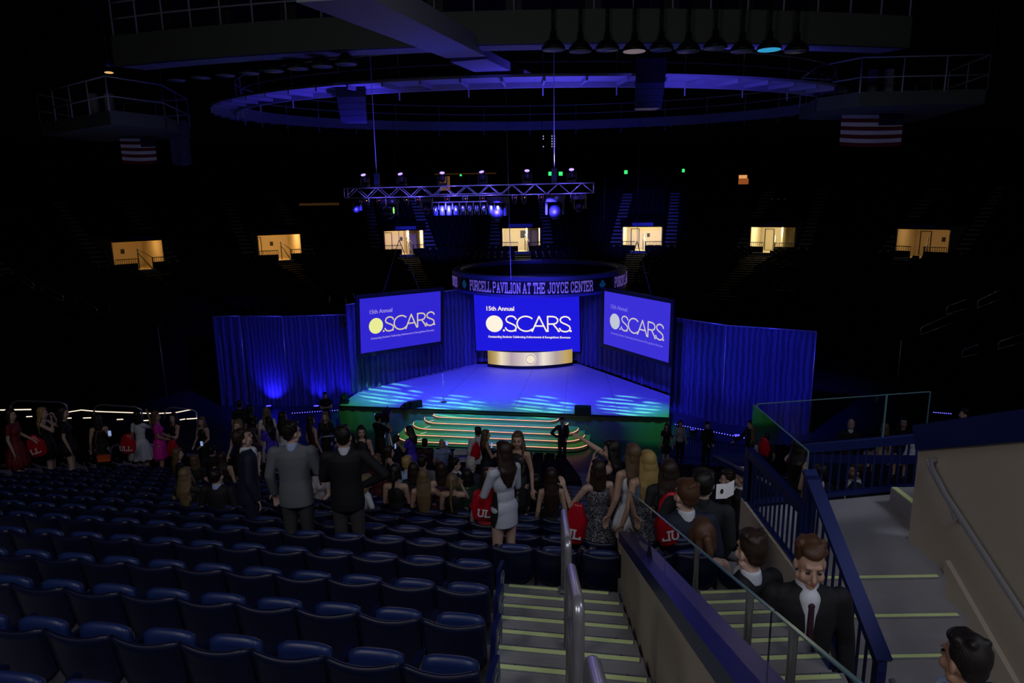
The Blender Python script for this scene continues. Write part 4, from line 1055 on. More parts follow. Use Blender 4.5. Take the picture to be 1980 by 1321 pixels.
# rails of the left far aisle
for i, (x0, y0, x1, y1) in enumerate(((23, 520, 65, 546), (80, 552, 122, 570), (145, 573, 187, 595), (210, 595, 250, 618), (276, 617, 316, 631), (27, 638, 94, 660), (132, 660, 190, 680))):
    P_ = [at_y(x0, y0+14, 40), at_y(x0+1, y0+3, 40), at_y(x0+4, y0, 40), at_y(x1-4, y1-1, 39.5), at_y(x1, y1+3, 39.5), at_y(x1, y1+14, 39.5)]
    t = thing('aisle_handrail', 'thin steel handrail in the dark left stand, %s' % ('number counted down from the top: '+ORD[i] if i < 5 else ['lower row, left', 'lower row, right'][i-5]), 'handrail', P_[0])
    MB().tube(P_, .028, 6).tube([P_[1]+V(0,0,-.3), P_[4]+V(0,0,-.3)], .024, 6).build('tube', M['steel'], t)
for i, (x0, y0, x1, y1) in enumerate(((1780, 632, 1845, 608), (1830, 592, 1872, 580), (1890, 580, 1935, 563), (1930, 660, 1985, 645), (1860, 676, 1893, 668))):
    P_ = [at_y(x0, y0+14, 30), at_y(x0+1, y0+3, 30), at_y(x0+4, y0, 30), at_y(x1-4, y1-1, 29.5), at_y(x1, y1+3, 29.5)]
    t = thing('aisle_handrail', 'thin steel handrail in the dark right stand, %s from the left' % ORD[i], 'handrail', P_[0]); MB().tube(P_, .02, 6).tube([P_[1]+V(0,0,-.3), P_[4]+V(0,0,-.3)], .018, 6).build('tube', M['steel'], t)
# thin blue pole left of the curtain and black masking corner walls
c = at_y(424, 649, 36); c2 = at_y(438, 768, 36); t = thing('drape_pole', 'single thin upright pole catching blue light left of the left curtain', 'pole', c2); MB().tube([c2, c], .022, 8).build('pole', mat('blue_grey_pole', (.2,.25,.5), .4), t)
c = at_y(1743, 658, 30); c2 = at_y(1736, 730, 30); t = thing('drape_pole', 'thin upright pole at the corner of the dark right stand', 'pole', c2); MB().tube([c2, c], .022, 8).build('pole', M['steel'], t)
c = at_y(305, 632, 33); c2 = at_y(323, 768, 33); t = thing('drape_pole', 'faint upright edge rail at the end of the dark left stand', 'pole', c2); MB().tube([c2, c], .025, 8).build('pole', M['steel'], t)
c = at_y(665, 585, 48); t = thing('white_doorframe', 'pale white frame standing above the left curtain beside the left screen', 'frame', c)
mb = MB(); a = [at_y(669, 607, 48), at_y(669, 572, 48), at_y(683, 568, 48), at_y(690, 580, 48)]
for i in range(3): mb.bar(a[i], a[i+1], .14, .12)
mb.build('frame', M['white_paint'], t)
c = at_y(639, 590, 48); t = thing('white_post', 'pale post above the left curtain', 'post', c); MB().bar(at_y(638, 608, 48), at_y(638, 572, 48), .25, .1).build('post', M['white_paint'], t)

# ================================================================== TRUSS
TA, TB = at_y(669, 374, 27.8), at_y(1148, 363.5, 26.4)
t = thing('lighting_truss', 'aluminium lighting truss hanging above the stage', 'truss', (TA+TB)/2)
td = (TB-TA); TL_ = td.length; tu = td.normalized(); tn = V(-tu.y, tu.x, 0)*-1
hw_ = .19; ch = MB()
cn = [V(0,0,hw_)+tn*hw_, V(0,0,hw_)-tn*hw_, V(0,0,-hw_)+tn*hw_, V(0,0,-hw_)-tn*hw_]
for c in cn: ch.tube([TA+c, TB+c], .024, 6)
ch.build('chord', M['alu'], t)
nb = 22
for (p, q, nm) in ((0, 2, 'front_lacing'), (1, 3, 'rear_lacing'), (0, 1, 'top_lacing')):
    mb = MB()
    for i in range(nb):
        a = TA.lerp(TB, i/nb); b = TA.lerp(TB, (i+1)/nb)
        mb.tube([a+cn[p if i%2 else q], b+cn[q if i%2 else p]], .013, 6)
    mb.build(nm, M['alu'], t)
mb = MB()
for f in (0, 1): 
    p = TA.lerp(TB, f)
    for i, j in ((0,1),(1,3),(3,2),(2,0)): mb.tube([p+cn[i], p+cn[j]], .022, 6)
mb.build('end_frame', M['alu'], t)
for px in (733, 1075): 
    f = (px-669)/479; p = TA.lerp(TB, f); hz = MB(); hz.tube([p+V(0,0,.2), p+V(0,0,14)], .015, 6); hz.build('hoist_chain', M['alu'], t)
    MB().box(p+V(-.10,-.08,.15), p+V(.10,.08,.75)).build('hoist_motor', M['blue_metal'], t)
# moving heads on top
lensb = glow('bluewhite_lens_glow', (.30, .20, 1.0), 2.6)
def moving_head(label, p, up=True, lit=True, sc=1.0, tilt=.5):
    t = thing('moving_head_light', label, 'stage light', p, random.uniform(-.4, .4), 'moving lights on the truss'); s_ = sc*(1 if up else -1)
    MB().box((-.20*sc,-.15*sc, min(0,.13*s_)), (.20*sc,.15*sc, max(0,.13*s_))).local('base', M['black'], t)
    mb = MB()
    for x in (-.19, .19): mb.bar((x*sc,0,.12*s_), (x*sc,0,.42*s_), .05*sc, .10*sc, up=(0,1,0))
    mb.local('yoke', M['black'], t)
    d = V(0, -math.cos(tilt), math.sin(tilt)*s_/abs(s_)); c = V(0,0,.36*s_)
    MB().cap(c-d*.10*sc, c+d*.08*sc, .13*sc, .125*sc, 14).local('head', M['black'], t)
    if lit: MB().tube([c+d*.21*sc, c+d*.222*sc], .105*sc, 16).local('lens', lensb, t)
    return t
for i, px in enumerate((708, 782, 862, 940, 1024, 1107)):
    f = (px-669)/479; p = TA.lerp(TB, f)+V(0,0,.20); moving_head('blue-glowing moving light on top of the truss, %s from the left' % ORD[i], p, True, True, .9, 1.05)
    light('truss_fill', 'POINT', p+V(.05, -.1, .05), None, 18, (.16, .10, 1.0), .05); light('truss_fill', 'POINT', p+V(.3, -.55, -.25), None, 14, (.16, .10, 1.0), .05)  # added point lights brighten the truss; not part of the fixtures
for i, (px, sc_) in enumerate(((757, 1.5), (830, 1.15), (968, 1.7), (1076, 1.7), (1122, 1.2), (690, 1.0))):
    f = (px-669)/479; p = TA.lerp(TB, f)+V(0,0,-.26); moving_head('dark moving light hanging under the truss, %s' % ['below the left hoist','left of the par can row','right of the par can row','below the right hoist','near the right end','near the left end'][i], p, False, False, sc_, .5)
for i, px in enumerate((710, 735, 762, 790, 812, 870, 905, 938, 1000, 1018, 1050, 1066, 1078, 1090, 1110, 1128)):
    f = (px-669)/479; p = TA.lerp(TB, f)
    light('truss_spill', 'POINT', p+V(0, -.30, -.34), None, 1.3, (.14, .10, 1.0), .03) if i % 2 == 0 else None
    tt = thing('led_par_light', 'small dark stage light clamped under the truss, %s from the left' % ORD[i], 'stage light', p+V(0,0,-.2), 0, 'small stage lights under the truss')
    MB().cap(p+V(0,0,-.30), p+V(0,.10,-.48), .085, .075, 10).build('can', M['black'], tt)
    MB().bar(p+V(-.09,0,-.20), p+V(.09,0,-.20), .03).bar(p+V(-.09,0,-.20), p+V(-.09,.02,-.36), .02).bar(p+V(.09,0,-.20), p+V(.09,.02,-.36), .02).build('yoke', M['alu'], tt)
    MB().ell(p+V(.02,-.09,-.30), (.018,.012,.018), seg=6, rings=4).build('indicator', glow('red_dot', (1.0,.07,.03), 1.4) if i % 3 else glow('amber_dot', (1.0,.40,.05), 1.6), tt)
# par cans row hanging under the middle
pg = mat('par_can_polished', (.35, .42, .6), .25, .9)
barA, barB = TA.lerp(TB, (840-669)/479)+V(0,-.1,-.42), TA.lerp(TB, (975-669)/479)+V(0,-.1,-.42)
t = thing('pipe_batten', 'steel pipe batten under the middle of the truss', 'pipe', (barA+barB)/2); MB().tube([barA, barB], .025, 8).tube([barA+V(0,0,.3), barB+V(0,0,.3)], .02, 8).build('pipe', M['alu'], t)
for i in range(10):
    p = barA.lerp(barB, (i+.5)/10)
    tt = thing('par_can', 'blue-lit polished par can hanging under the truss, %s from the left' % ORD[i], 'stage light', p, 0, 'par cans on the batten')
    MB().loft([(0,.04,-.12,.05,.05),(0,.02,-.16,.085,.085),(0,0,-.30,.10,.10),(0,-.03,-.50,.11,.11)], 14).local('can', pg, tt)
    MB().tube([(-.12,0,-.28),(-.12,0,-.02),(.12,0,-.02),(.12,0,-.28)], .012, 6).local('yoke', M['alu'], tt)
    if i % 3 == 1: MB().ell((0,-.10,-.22), (.03,.02,.03), seg=8, rings=5).local('sparkle_glint', lensb, tt)  # emissive bead drawn as a glint on every third can
light('batten_spill', 'AREA', ((barA+barB)/2+V(0,-.8,.35)), (barA+barB)/2+V(0,0,-.3), 3.5, (.10,.12,1.0), 1.8)
p = at_y(757, 407, 27); t = thing('stage_light', 'stage light with a bright yellow-green lens below the left part of the truss', 'stage light', p)
MB().cap(p+V(-.22,.0,.04), p+V(-.02,0,0), .12, .12, 12).build('can', M['black'], t); MB().tube([p+V(.08,-.02,0), p+V(.10,-.02,0)], .13, 14).build('lens', glow('green_lens_glow', (.35,1.0,.22), 1.0), t)
MB().tube([p+V(-.2,0,.1), p+V(-.2,0,.55)], .02, 6).build('clamp', M['alu'], t)

# ================================================================== ROOF RING CATWALKS
EC = V(1.35, 36.5, 0); ZR = CAMZ+4.3
def earc(mb, c, a_, b_, a2, b2, z0, z1, t0, t1, n):      # elliptical ring sector (angle from +Y)
    vs = []
    for i in range(n+1):
        t_ = t0+(t1-t0)*i/n; sn, cs = math.sin(t_), math.cos(t_)
        for (A_, B_, z) in ((a_, b_, z0), (a2, b2, z0), (a2, b2, z1), (a_, b_, z1)): vs.append((c.x+A_*sn, c.y+B_*cs, z))
    fs = [(0,1,2,3),(4*n,4*n+3,4*n+2,4*n+1)]
    for i in range(n):
        for j in range(4): a = 4*i+j; b = 4*i+(j+1)%4; fs.append((a, a+4, b+4, b))
    mb.add(vs, fs)
t = thing('ring_catwalk', 'blue-lit oval lighting catwalk hanging under the roof', 'catwalk', EC+V(0,0,ZR))
mb = MB(); earc(mb, EC, 14.8, 8.6, 16.0, 9.9, ZR, ZR+.10, 0, 2*PI, 96); mb.build('deck', M['white_paint'], t)
mb = MB(); earc(mb, EC, 14.75, 8.55, 14.9, 8.7, ZR-.2, ZR+.32, 0, 2*PI, 96); mb.build('inner_fascia', M['white_paint'], t)
mb = MB()
for h_ in (.75, 1.25): mb.tube([V(EC.x+14.8*math.sin(i*PI/48), EC.y+8.6*math.cos(i*PI/48), ZR+h_) for i in range(96)], .03, 6, closed=True)
mb.build('guard_pipe', M['white_paint'], t)
for i in range(32):
    a = i*PI/16; q = V(EC.x+14.8*math.sin(a), EC.y+8.6*math.cos(a), ZR); MB().tube([q+V(0,0,-.5), q+V(0,0,1.25)], .03, 6).build('rail_post', M['white_paint'], t)
mb = MB()
for i in range(0, 64):
    mb = MB(); a = i*PI/32; p1 = V(EC.x+14.8*math.sin(a), EC.y+8.6*math.cos(a), ZR); p2 = V(EC.x+16*math.sin(a), EC.y+9.9*math.cos(a), ZR-.08); mb.bar(p1+V(0,0,-.08), p2, .08, .14); mb.build('cross_beam', M['white_paint'], t)
t = thing('lamp_catwalk', 'dim olive catwalk beam carrying rows of round roof lamps', 'catwalk', EC+V(0,-14,ZR+.6))
ZL = ZR+.25; EC2 = V(1.35, 35.6, 0); T0, T1 = R(180-28), R(180+36)
mb = MB(); earc(mb, EC2, 24.9, 13.2, 25.1, 13.4, ZL, ZL+.95, T0, T1, 60); mb.build('beam', M['steeppaint'], t)
mb = MB(); earc(mb, EC2, 24.0, 12.4, 25.0, 13.3, ZL, ZL+.12, T0, T1, 60); mb.build('deck', M['white_paint'], t)
mb = MB()
for h_ in (1.5, 2.0, 3.2):
    mb.tube([V(EC2.x+25*math.sin(T0+(T1-T0)*i/60), EC2.y+13.3*math.cos(T0+(T1-T0)*i/60), ZL+h_) for i in range(61)], .03, 6)
mb.build('guard_pipe', M['white_paint'], t)
for i in range(24):
    a = T0+(T1-T0)*i/23; q = V(EC2.x+25*math.sin(a), EC2.y+13.3*math.cos(a), ZL); MB().tube([q+V(0,0,.9), q+V(0,0,3.3)], .03, 6).build('rail_post', M['white_paint'], t)
    if i % 2:
        MB().box(q+V(-.25,.2,1.0), q+V(.25,.5,1.9)).build('ballast_box', M['black'], t)
lampk = 0
for (px, py, cl) in [(1070+i*52.2, 91+(1 if i % 2 else -1)*1.5-(i>5)*3+(i>6)*3, i) for i in range(10)]+[(340+i*47, 150-i*4.6, 20+i) for i in range(8)]:
    Yl = 21.9 if cl < 20 else 23.2+(.5*(27-cl))
    p = at_y(px, py, Yl); lampk += 1
    face = {3: glow('lamp_face_warm', (.16,.12,.14), 1.0), 8: glow('lamp_face_cyan', (.03,.30,.55), 1.0)}.get(cl, mat('lamp_glass', (.25,.3,.4), .3))
    t = thing('high_bay_lamp', 'round roof lamp hanging from the olive catwalk, %s from the left' % ORD[(cl-20) if cl >= 20 else cl+8], 'lamp', p, 0, 'round roof lamps')
    MB().loft([(0,0,-.10,.36,.36),(0,0,-.02,.35,.35),(0,0,.14,.22,.22),(0,0,.22,.10,.10),(0,0,.42,.09,.09)], 20).local('reflector', M['black'], t)
    MB().loft([(0,0,-.112,.335,.335),(0,0,-.10,.335,.335)], 20).local('lens', face, t)
    MB().tube([(0,0,.40),(0,-.02,1.3)], .05, 8).local('stem', M['black'], t)
# radial box beams
def beam(label, A, B, w, h):
    t = thing('roof_beam', label, 'beam', A); MB().bar(A, B, w, h).build('box_beam', M['white_paint'], t)
    return t
beam('wide pale roof beam crossing from top centre to the blue ring', at_y(640, -30, 13.0), at_y(900, 95, 24.0), 1.35, .5)
beam('bright blue-lit beam between the catwalk and the ring', at_y(905, 108, 24.4), at_y(1000, 152, 29.5), 1.3, .3)
# catwalk platforms left and right
def platform(label, pts, z, rail=1.5, seedx=0):
    t = thing('roof_platform', label, 'platform', (pts[0].x, pts[0].y, z))
    MB().prism([(p.x, p.y) for p in pts], z, z+.55).build('deck_box', M['steeppaint'], t)
    mb = MB(); n = len(pts)
    for i in range(n):
        a, b = V(pts[i].x, pts[i].y, z), V(pts[(i+1)%n].x, pts[(i+1)%n].y, z)
        for h_ in (1.1, rail+.35): mb.tube([a+V(0,0,h_), b+V(0,0,h_)], .03, 6)
        k = max(1, int((b-a).length/1.6))
        for j in range(k): q = a.lerp(b, j/k); mb.tube([q+V(0,0,.5), q+V(0,0,rail+.35)], .03, 6)
    mb.build('guard_rail', M['white_paint'], t)
    c = sum((V(p.x, p.y, z) for p in pts), V(0,0,0))/n
    for dx in (-.6, .1): MB().box(c+V(dx-.15,-1.0,.6), c+V(dx+.15,-.8,1.7)).build('fixture_case', M['white_paint'], t)
    for q in (pts[0], pts[n//2]): MB().tube([V(q.x, q.y, z), V(q.x, q.y, z+11)], .03, 6).build('hanger_rod', M['black'], t)
    return t
zp = at_y(1650, 205, 29).z
platform('pale catwalk platform with railings hanging at the upper right', [at_z(1577, 216, zp), at_z(1660, 205, zp), at_z(1905, 200, zp), at_z(1850, 222, zp)+V(0,3.5,0), at_z(1600, 216, zp)+V(0,3.0,0)], zp)
zp = at_y(200, 245, 30).z
platform('pale catwalk platform with railings hanging at the upper left', [at_z(82, 262, zp), at_z(215, 240, zp), at_z(322, 250, zp), at_z(322, 258, zp)+V(0,2.5,0), at_z(120, 266, zp)+V(0,3,0)], zp)
# line array speakers
def array(label, px0, px1, py0, py1, Y, lean):
    p = at_y((px0+px1)/2, py0, Y); w = (px1-px0)/F*Y; H = (py1-py0)/F*Y*1.02; t = thing('line_array', label, 'speaker', p)
    n = 7; blk = M['black']; fc = mat('array_front', (.03,.035,.07), .45)
    prev = p
    for i in range(n):
        a = .03+.05*i*lean; c0 = prev; c1 = c0+V(-math.sin(a)*H/n*.9*.5, -math.sin(a)*H/n*1.3, -math.cos(a)*H/n)
        mb = MB(); d = c1-c0
        for c in (c0, c0+d*.93):
            pass
        vs = []
        for c in (c0, c0+d*.93):
            for x, y in ((-w/2,-.30),(w/2,-.30),(w/2*.8,.40),(-w/2*.8,.40)): vs.append(c+V(x*(1-.025*i), y, 0))
        mb.add(vs, [(0,3,2,1),(4,5,6,7)][::-1]+[(0,1,5,4),(1,2,6,5),(2,3,7,6),(3,0,4,7)]); mb.build('speaker_cabinet', blk if i < 3 else fc, t); prev = c1
    MB().box(p+V(-w/2,-.3,.0), p+V(w/2,.3,.12)).tube([p, p+V(0,0,7)], .02, 6).build('rigging_frame', M['black'], t)
array('black curved line array speaker hanging right of centre under the roof ring', 1228, 1284, 122, 205, 27, 1.0)
array('black curved line array speaker hanging left of centre under the roof ring', 652, 708, 152, 228, 28.5, -.5)
# flags and banners
def flag(label, pxs, pys, Y, stripes=True):
    p = at_y(pxs[0], pys[0], Y); q = at_y(pxs[1], pys[0], Y); h = (pys[1]-pys[0])/F*Y*1.0; w = (q-p).length
    t = thing('flag', label, 'flag', (p+q)/2-V(0,0,h))
    wm = mat('flag_white', (.70,.68,.80), .8); rm = mat('flag_red', (.16,.01,.02), .8); nm = mat('flag_navy', (.01,.012,.05), .8)
    def strip(x0, x1, f0, f1, m, nm_, off=0):
        mb = MB(); n = 20; vs = []
        for s_ in (0, .015):
            for i in range(n+1):
                x = x0+(x1-x0)*i/n; base = p.lerp(q, x); wv = .04*math.sin(x*9)
                for f in (f0, f1): vs.append(base+V(0, wv*f+s_-off, -h*f-.05*h*math.sin(x*PI)*(f)))
        N = 2*(n+1); fs = []
        for i in range(n): a = 2*i; fs.append((a, a+1, a+3, a+2)); fs.append((N+a+2, N+a+3, N+a+1, N+a))
        for i in range(n): a = 2*i; fs.append((a, a+2, N+a+2, N+a)); fs.append((a+1, N+a+1, N+a+3, a+3))
        mb.add(vs, fs); mb.build(nm_, m, t)
    if stripes:
        for k in range(8): strip(0, 1, k/8, (k+1)/8, wm if k % 2 == 0 else rm, 'stripe')
        strip(.60, 1.0, 0, .34, nm, 'canton', .02)
    else: strip(0, 1, 0, 1, mat('banner_cloth', (.05,.05,.16), .8), 'cloth')
    MB().tube([p, q], .02, 6).build('pole', M['black'], t)
flag('striped flag hanging below the upper right platform', (1628, 1748), (221, 277), 32)
flag('striped flag hanging below the upper left platform', (231, 298), (267, 312), 34)
flag('plain dark purple banner hanging beside the upper left flag', (324, 362), (233, 311), 34, False)
c = at_y(209, 128, 30); t = thing('pendant_lamp', 'single small roof lamp with a warm glow at the upper left', 'lamp', c)
MB().loft([(0,0,0,.28,.28),(0,0,.12,.16,.16),(0,0,.28,.08,.08)], 16).local('shade', M['blue_metal'], t); MB().ell((0,0,-.25),(.17,.17,.04)).local('bulb', glow('warm_bulb_dim', (1.0,.55,.2), .8), t); MB().tube([(0,0,.25),(0,0,4)], .02, 6).local('stem', M['black'], t)
# blue bounce onto the ring from the truss moving heads
light('ring_uplight', 'SPOT', (2, 26.8, 12.2), (1.5, 27.4, 16), 500, (.10, .07, 1.0), .1, 130, .9)
light('ring_uplight', 'SPOT', (6.5, 24.2, 12.2), (7.5, 26.2, 16), 900, (.10, .07, 1.0), .1, 100, .9)
light('ring_uplight', 'SPOT', (-5.5, 27.5, 12.2), (-7, 30, 16), 650, (.08, .05, 1.0), .1, 100, .9)
light('ring_uplight', 'SPOT', (-2, 22, 12.5), (-3.5, 20, 17), 60, (.08, .07, 1.0), .1, 120, .9)
light('roof_uplight', 'SPOT', (1, 36, 3), (1, 44, 15), 700, (.05, .03, 1.0), .5, 100, 1.0)
light('roof_uplight', 'SPOT', (12, 26, 10), (17, 30, 15), 90, (.35, .38, .9), .5, 110, 1.0)
light('roof_uplight', 'SPOT', (-14, 26, 10), (-20, 31, 15), 110, (.35, .38, .9), .5, 110, 1.0)
light('upper_aisle_light', 'SPOT', (0, 30, 12), (-8.5, 72, 8.5), 24000, (.07, .08, 1.0), .4, 16, 1.0)
light('ledge_fill', 'SPOT', (1, 34, 11), (2, 66.5, 5.8), 9000, (.06, .07, 1.0), .4, 20, 1.0)  # added spot that draws the blue line along the walkway ledge
light('upper_aisle_light', 'SPOT', (4, 30, 12), (13, 72, 8.5), 24000, (.07, .08, 1.0), .4, 16, 1.0)
# PEOPLE_INCLUDE
# ================================================================== PEOPLE
def hairmat(name, c, c2=None): return wave_mat('hair_'+name, c, c2 or tuple(x*1.5 for x in c), 55, 'X', .5, 2.5, bump=.15)
HAIR = dict(brown=hairmat('brown', (.022,.012,.008)), dark=hairmat('dark', (.008,.006,.006)), blonde=hairmat('blonde', (.30,.19,.055), (.46,.32,.11)),
    dirty=hairmat('dirty_blonde', (.10,.065,.032), (.22,.15,.075)), auburn=hairmat('auburn', (.060,.026,.012)), grey=hairmat('grey', (.35,.34,.33)), light=hairmat('light_brown', (.075,.044,.022), (.15,.09,.05)))
SKIN = dict(fair=mat('skin_fair', (.56,.36,.28), .5), tan=mat('skin_tan', (.40,.23,.15), .5), warm=mat('skin_warm', (.50,.31,.22), .5))
CL = dict(black=mat('cloth_black', (.007,.007,.010), .75, bump=.1, bscale=60), navy=mat('cloth_navy', (.010,.013,.035), .75), charcoal=mat('cloth_charcoal', (.016,.018,.020), .8), grey=wave_mat('cloth_grey_wool', (.12,.13,.145), (.155,.165,.18), 60, 'DIAGONAL', .85, 1.0),
    white=mat('cloth_white', (.62,.64,.70), .7), lightblue=mat('cloth_light_blue', (.36,.46,.72), .7), red=mat('cloth_red', (.42,.010,.020), .6), maroon=mat('cloth_maroon', (.07,.008,.014), .7), lace=speckle_mat('red_lace', (.24,.012,.02), (.05,.004,.01), 55, .52),
    pink=mat('cloth_hot_pink', (.72,.012,.36), .6), royal=mat('cloth_royal_blue', (.07,.035,.55), .6), floral=speckle_mat('black_floral', (.008,.008,.01), (.35,.25,.25), 16, .66), pattern=speckle_mat('black_white_speckle', (.012,.012,.014), (.34,.34,.38), 95, .54),
    stripe=wave_mat('grey_white_stripe_knit', (.42,.44,.52), (.62,.64,.72), 18, 'Z', .7, 1.2), green=mat('cloth_dark_green', (.010,.04,.028), .8), trous=mat('cloth_grey_trouser', (.045,.042,.045), .85), denim=mat('cloth_denim', (.10,.15,.24), .8), sequin=speckle_mat('dark_sequin', (.012,.010,.010), (.20,.15,.10), 60, .62), tan=mat('cloth_tan', (.30,.24,.16), .7), plum=mat('cloth_plum', (.035,.008,.02), .7), shirtgrey=mat('cloth_pale_patterned', (.40,.36,.38), .7))
EYE = mat('eye_dark', (.015,.012,.012), .2); LIP = mat('lips', (.34,.10,.09), .5); SHOE = mat('shoe_black', (.01,.01,.01), .4)
ARMS = dict(down=((.245,-.03,1.13),(.255,.06,.89)), lap=((.23,.03,1.14),(.12,.27,1.03)), phone=((.22,.08,1.14),(.07,.33,1.24)), hip=((.42,-.06,1.16),(.20,.04,1.02)), face=((.22,.22,1.24),(.10,.20,1.47)),
    point=((.27,.26,1.50),(.30,.54,1.68)), back=((.30,-.10,1.14),(.27,-.14,.90)), out=((.38,.06,1.20),(.46,.22,1.00)), chest=((.24,.08,1.13),(.02,.24,1.27)), fold=((.23,.06,1.13),(-.08,.22,1.16)), camera=((.24,.20,1.26),(.08,.28,1.56)), rest=((.30,.10,1.16),(.34,.34,1.02)), seatback=((.30,-.10,1.12),(.32,-.14,.86)), up=((.34,.05,1.55),(.30,.12,1.80)))
NP = [0]
def merge(dst, src, mx):
    b = len(dst.v); dst.v += [mx @ v for v in src.v]; dst.f += [[i+b for i in f] for f in src.f]; dst.smooth += src.smooth
def hand(mb, el, wr, curl=.5, r=.0095, fist=False, point=False, side=1):
    d = (wr-el).normalized(); ref = V(0,0,1) if abs(d.z) < .8 else V(0,1,0)
    w = d.cross(ref).normalized(); n = w.cross(d).normalized()*-1     # palm normal (down / forward)
    for i in range(4):
        o = (-.030+.020*i); k = wr+d*.082+w*o; mb.cap(wr+w*o*.6+d*.008, k, r*1.25, r*1.15, 6)
        Ln = (.040,.046,.044,.034)[i]; a = curl*(1.1 if not fist else 2.0)
        if point and i == 0: a = .05
        p = k; dd = d
        for s_ in range(3):
            an = a*(.45+.35*s_); dd = (d*math.cos(an)+n*math.sin(an)).normalized() if s_ == 0 else (dd*math.cos(a*.55)+(n*math.cos(0)-d*.0).normalized()*math.sin(a*.55)).normalized()
            q = p+dd*Ln*(1, .68, .52)[s_]; mb.cap(p, q, r*(1-.08*s_), r*(.92-.1*s_), 6); p = q
    t0 = wr+w*(-.026)*1+d*.022; t1 = t0+(d*.7-w*.9*1+n*.35).normalized()*.038; t2 = t1+(d*1.0-w*.3+n*.5).normalized()*.030
    mb.cap(t0, t1, r*1.35, r*1.15, 6); mb.cap(t1, t2, r*1.1, r*.9, 6)
def fitground(px, py, d, H, tol=.12):
    best = None
    for i in range(-12, 13):
        dd = d*(1+tol*i/12); P = at_d(px, py, dd); sp_ = xy_us(P.x, P.y)[1]-S_F; e = abs((P.z-deck_z(P.x, P.y))-H)+abs(i)*.006+(.06*abs((sp_ % ROWP)-.47) if sp_ > 0 else 0)
        if best is None or e < best[0]: best = (e, dd)
    return best[1]
def person(label, px, py, d, H=1.70, face=0, sex='f', pose='stand', hair=('long', 'brown', 1.30), skin='fair', wear='dress', c='black', c2='black', c3='white', arms=('down', 'down'), head=(0, 0), neck='strap', hem=.52, flare=1.0, lean=0, ground=None, faced=False, tie=None, fit=True, build=1.0, bend=0):
    NP[0] += 1
    k = H/1.75; sit = pose == 'sit'; top = 1.745
    if ground is None:
        if fit and not sit: d = fitground(px, py, d, H)
        if sit and fit:
            best = None; r_ = ray(px, py)
            for n_ in range(0, 26):
                sv = row_s(n_)+.12; dd = sv/(r_.x*US+r_.y*UC); Pz = CAMZ+r_.z*dd; e = abs(Pz-row_z(n_)-(top-.43)*k)+.35*abs(dd-d)
                if best is None or e < best[0]: best = (e, dd)
            d = best[1]
    P = at_d(px, py, d); g = deck_z(P.x, P.y) if ground is None else ground
    if sit: Hn = min(max(P.z-g, (top-.43)*k*.86), (top-.43)*k*1.14); z0 = P.z-Hn; kz = Hn/(top-.43)
    else:
        Ha = P.z-g; Ha2 = min(max(Ha, H*.90), H*1.10); z0 = P.z-Ha2; kz = Ha2/1.75
    yaw = R(face)
    # shift so that the head, not the feet, is on the ray
    UP = V(0, 0, -.43) if sit else V(0, 0, 0)
    A_ = (lean)
    root_loc = V(P.x, P.y, z0)
    vox = min(.020, max(.0065, .00105*d)) ; vc = max(.010, vox)
    f = sex == 'f'; sw = (.160 if f else .188)*build; B = MB(); off = UP
    def U(x, y, z):      # upper body point, with a lean about the pelvis
        p = V(x, y, z)-V(0, 0, .95); a = R(lean); b_ = R(bend)
        p = V(p.x*math.cos(b_)+p.z*math.sin(b_), p.y, -p.x*math.sin(b_)+p.z*math.cos(b_))
        p = V(p.x, p.y*math.cos(a)+p.z*math.sin(a), -p.y*math.sin(a)+p.z*math.cos(a)); return p+V(0, 0, .95)+off
    rotU = (-R(lean), 0, 0)
    def torso(mb, g_=0.0, low=True, high=True):
        if low: mb.ell(U(0,-.005,.955), ((.155 if f else .150)*build+g_, .112+g_, .13+g_*.5), rotU, 18, 12)
        mb.ell(U(0,0,1.10), ((.116 if f else .138)*build+g_, .088+g_, .17), rotU, 18, 12)
        mb.ell(U(0,.0,1.27), ((.135 if f else .168)*build+g_, .098+g_, .165), rotU, 18, 12)
        if f: 
            for sx in (-1, 1): mb.ell(U(sx*.062,.072,1.27), (.060+g_*.6,.055+g_*.6,.055+g_*.6), None, 12, 8)
        if high: mb.cap(U(-sw+.035,-.005,1.395), U(sw-.035,-.005,1.395), .052+g_, .052+g_, 12)
        if high and not f:
            mb.ell(U(0,-.02,1.38), (sw-.02+g_, .085+g_, .06+g_*.5), rotU, 16, 8)
    torso(B, -.024 if wear in ('suit', 'jacket') else 0.0)
    B.cap(U(0,-.015,1.40), U(0,-.005,1.53), .068 if not f else .055, .052 if not f else .044, 12)
    # arms
    J = []
    for si, sx in ((0, -1), (1, 1)):
        ar = arms[si]; fist = False
        pr = ARMS[ar] if isinstance(ar, str) else ar
        sh = U(sx*sw, -.01, 1.395); el = U(sx*pr[0][0]*(sw/.185 if pr[0][0] < .3 else 1), pr[0][1], pr[0][2]); wr = U(sx*pr[1][0], pr[1][1], pr[1][2])
        J.append((sh, el, wr))
        ra, rb, rc_ = (.047, .036, .025) if f else (.055, .043, .030)
        B.cap(sh, el, ra, rb, 12); B.cap(el, wr, rb*1.02, rc_, 12)
        hand(B, el, wr, .55 if ar not in ('point',) else .9, .0095 if vox < .010 else .0105, ar in ('chest', 'phone', 'face', 'fold'), ar == 'point')
    # legs
    K = []
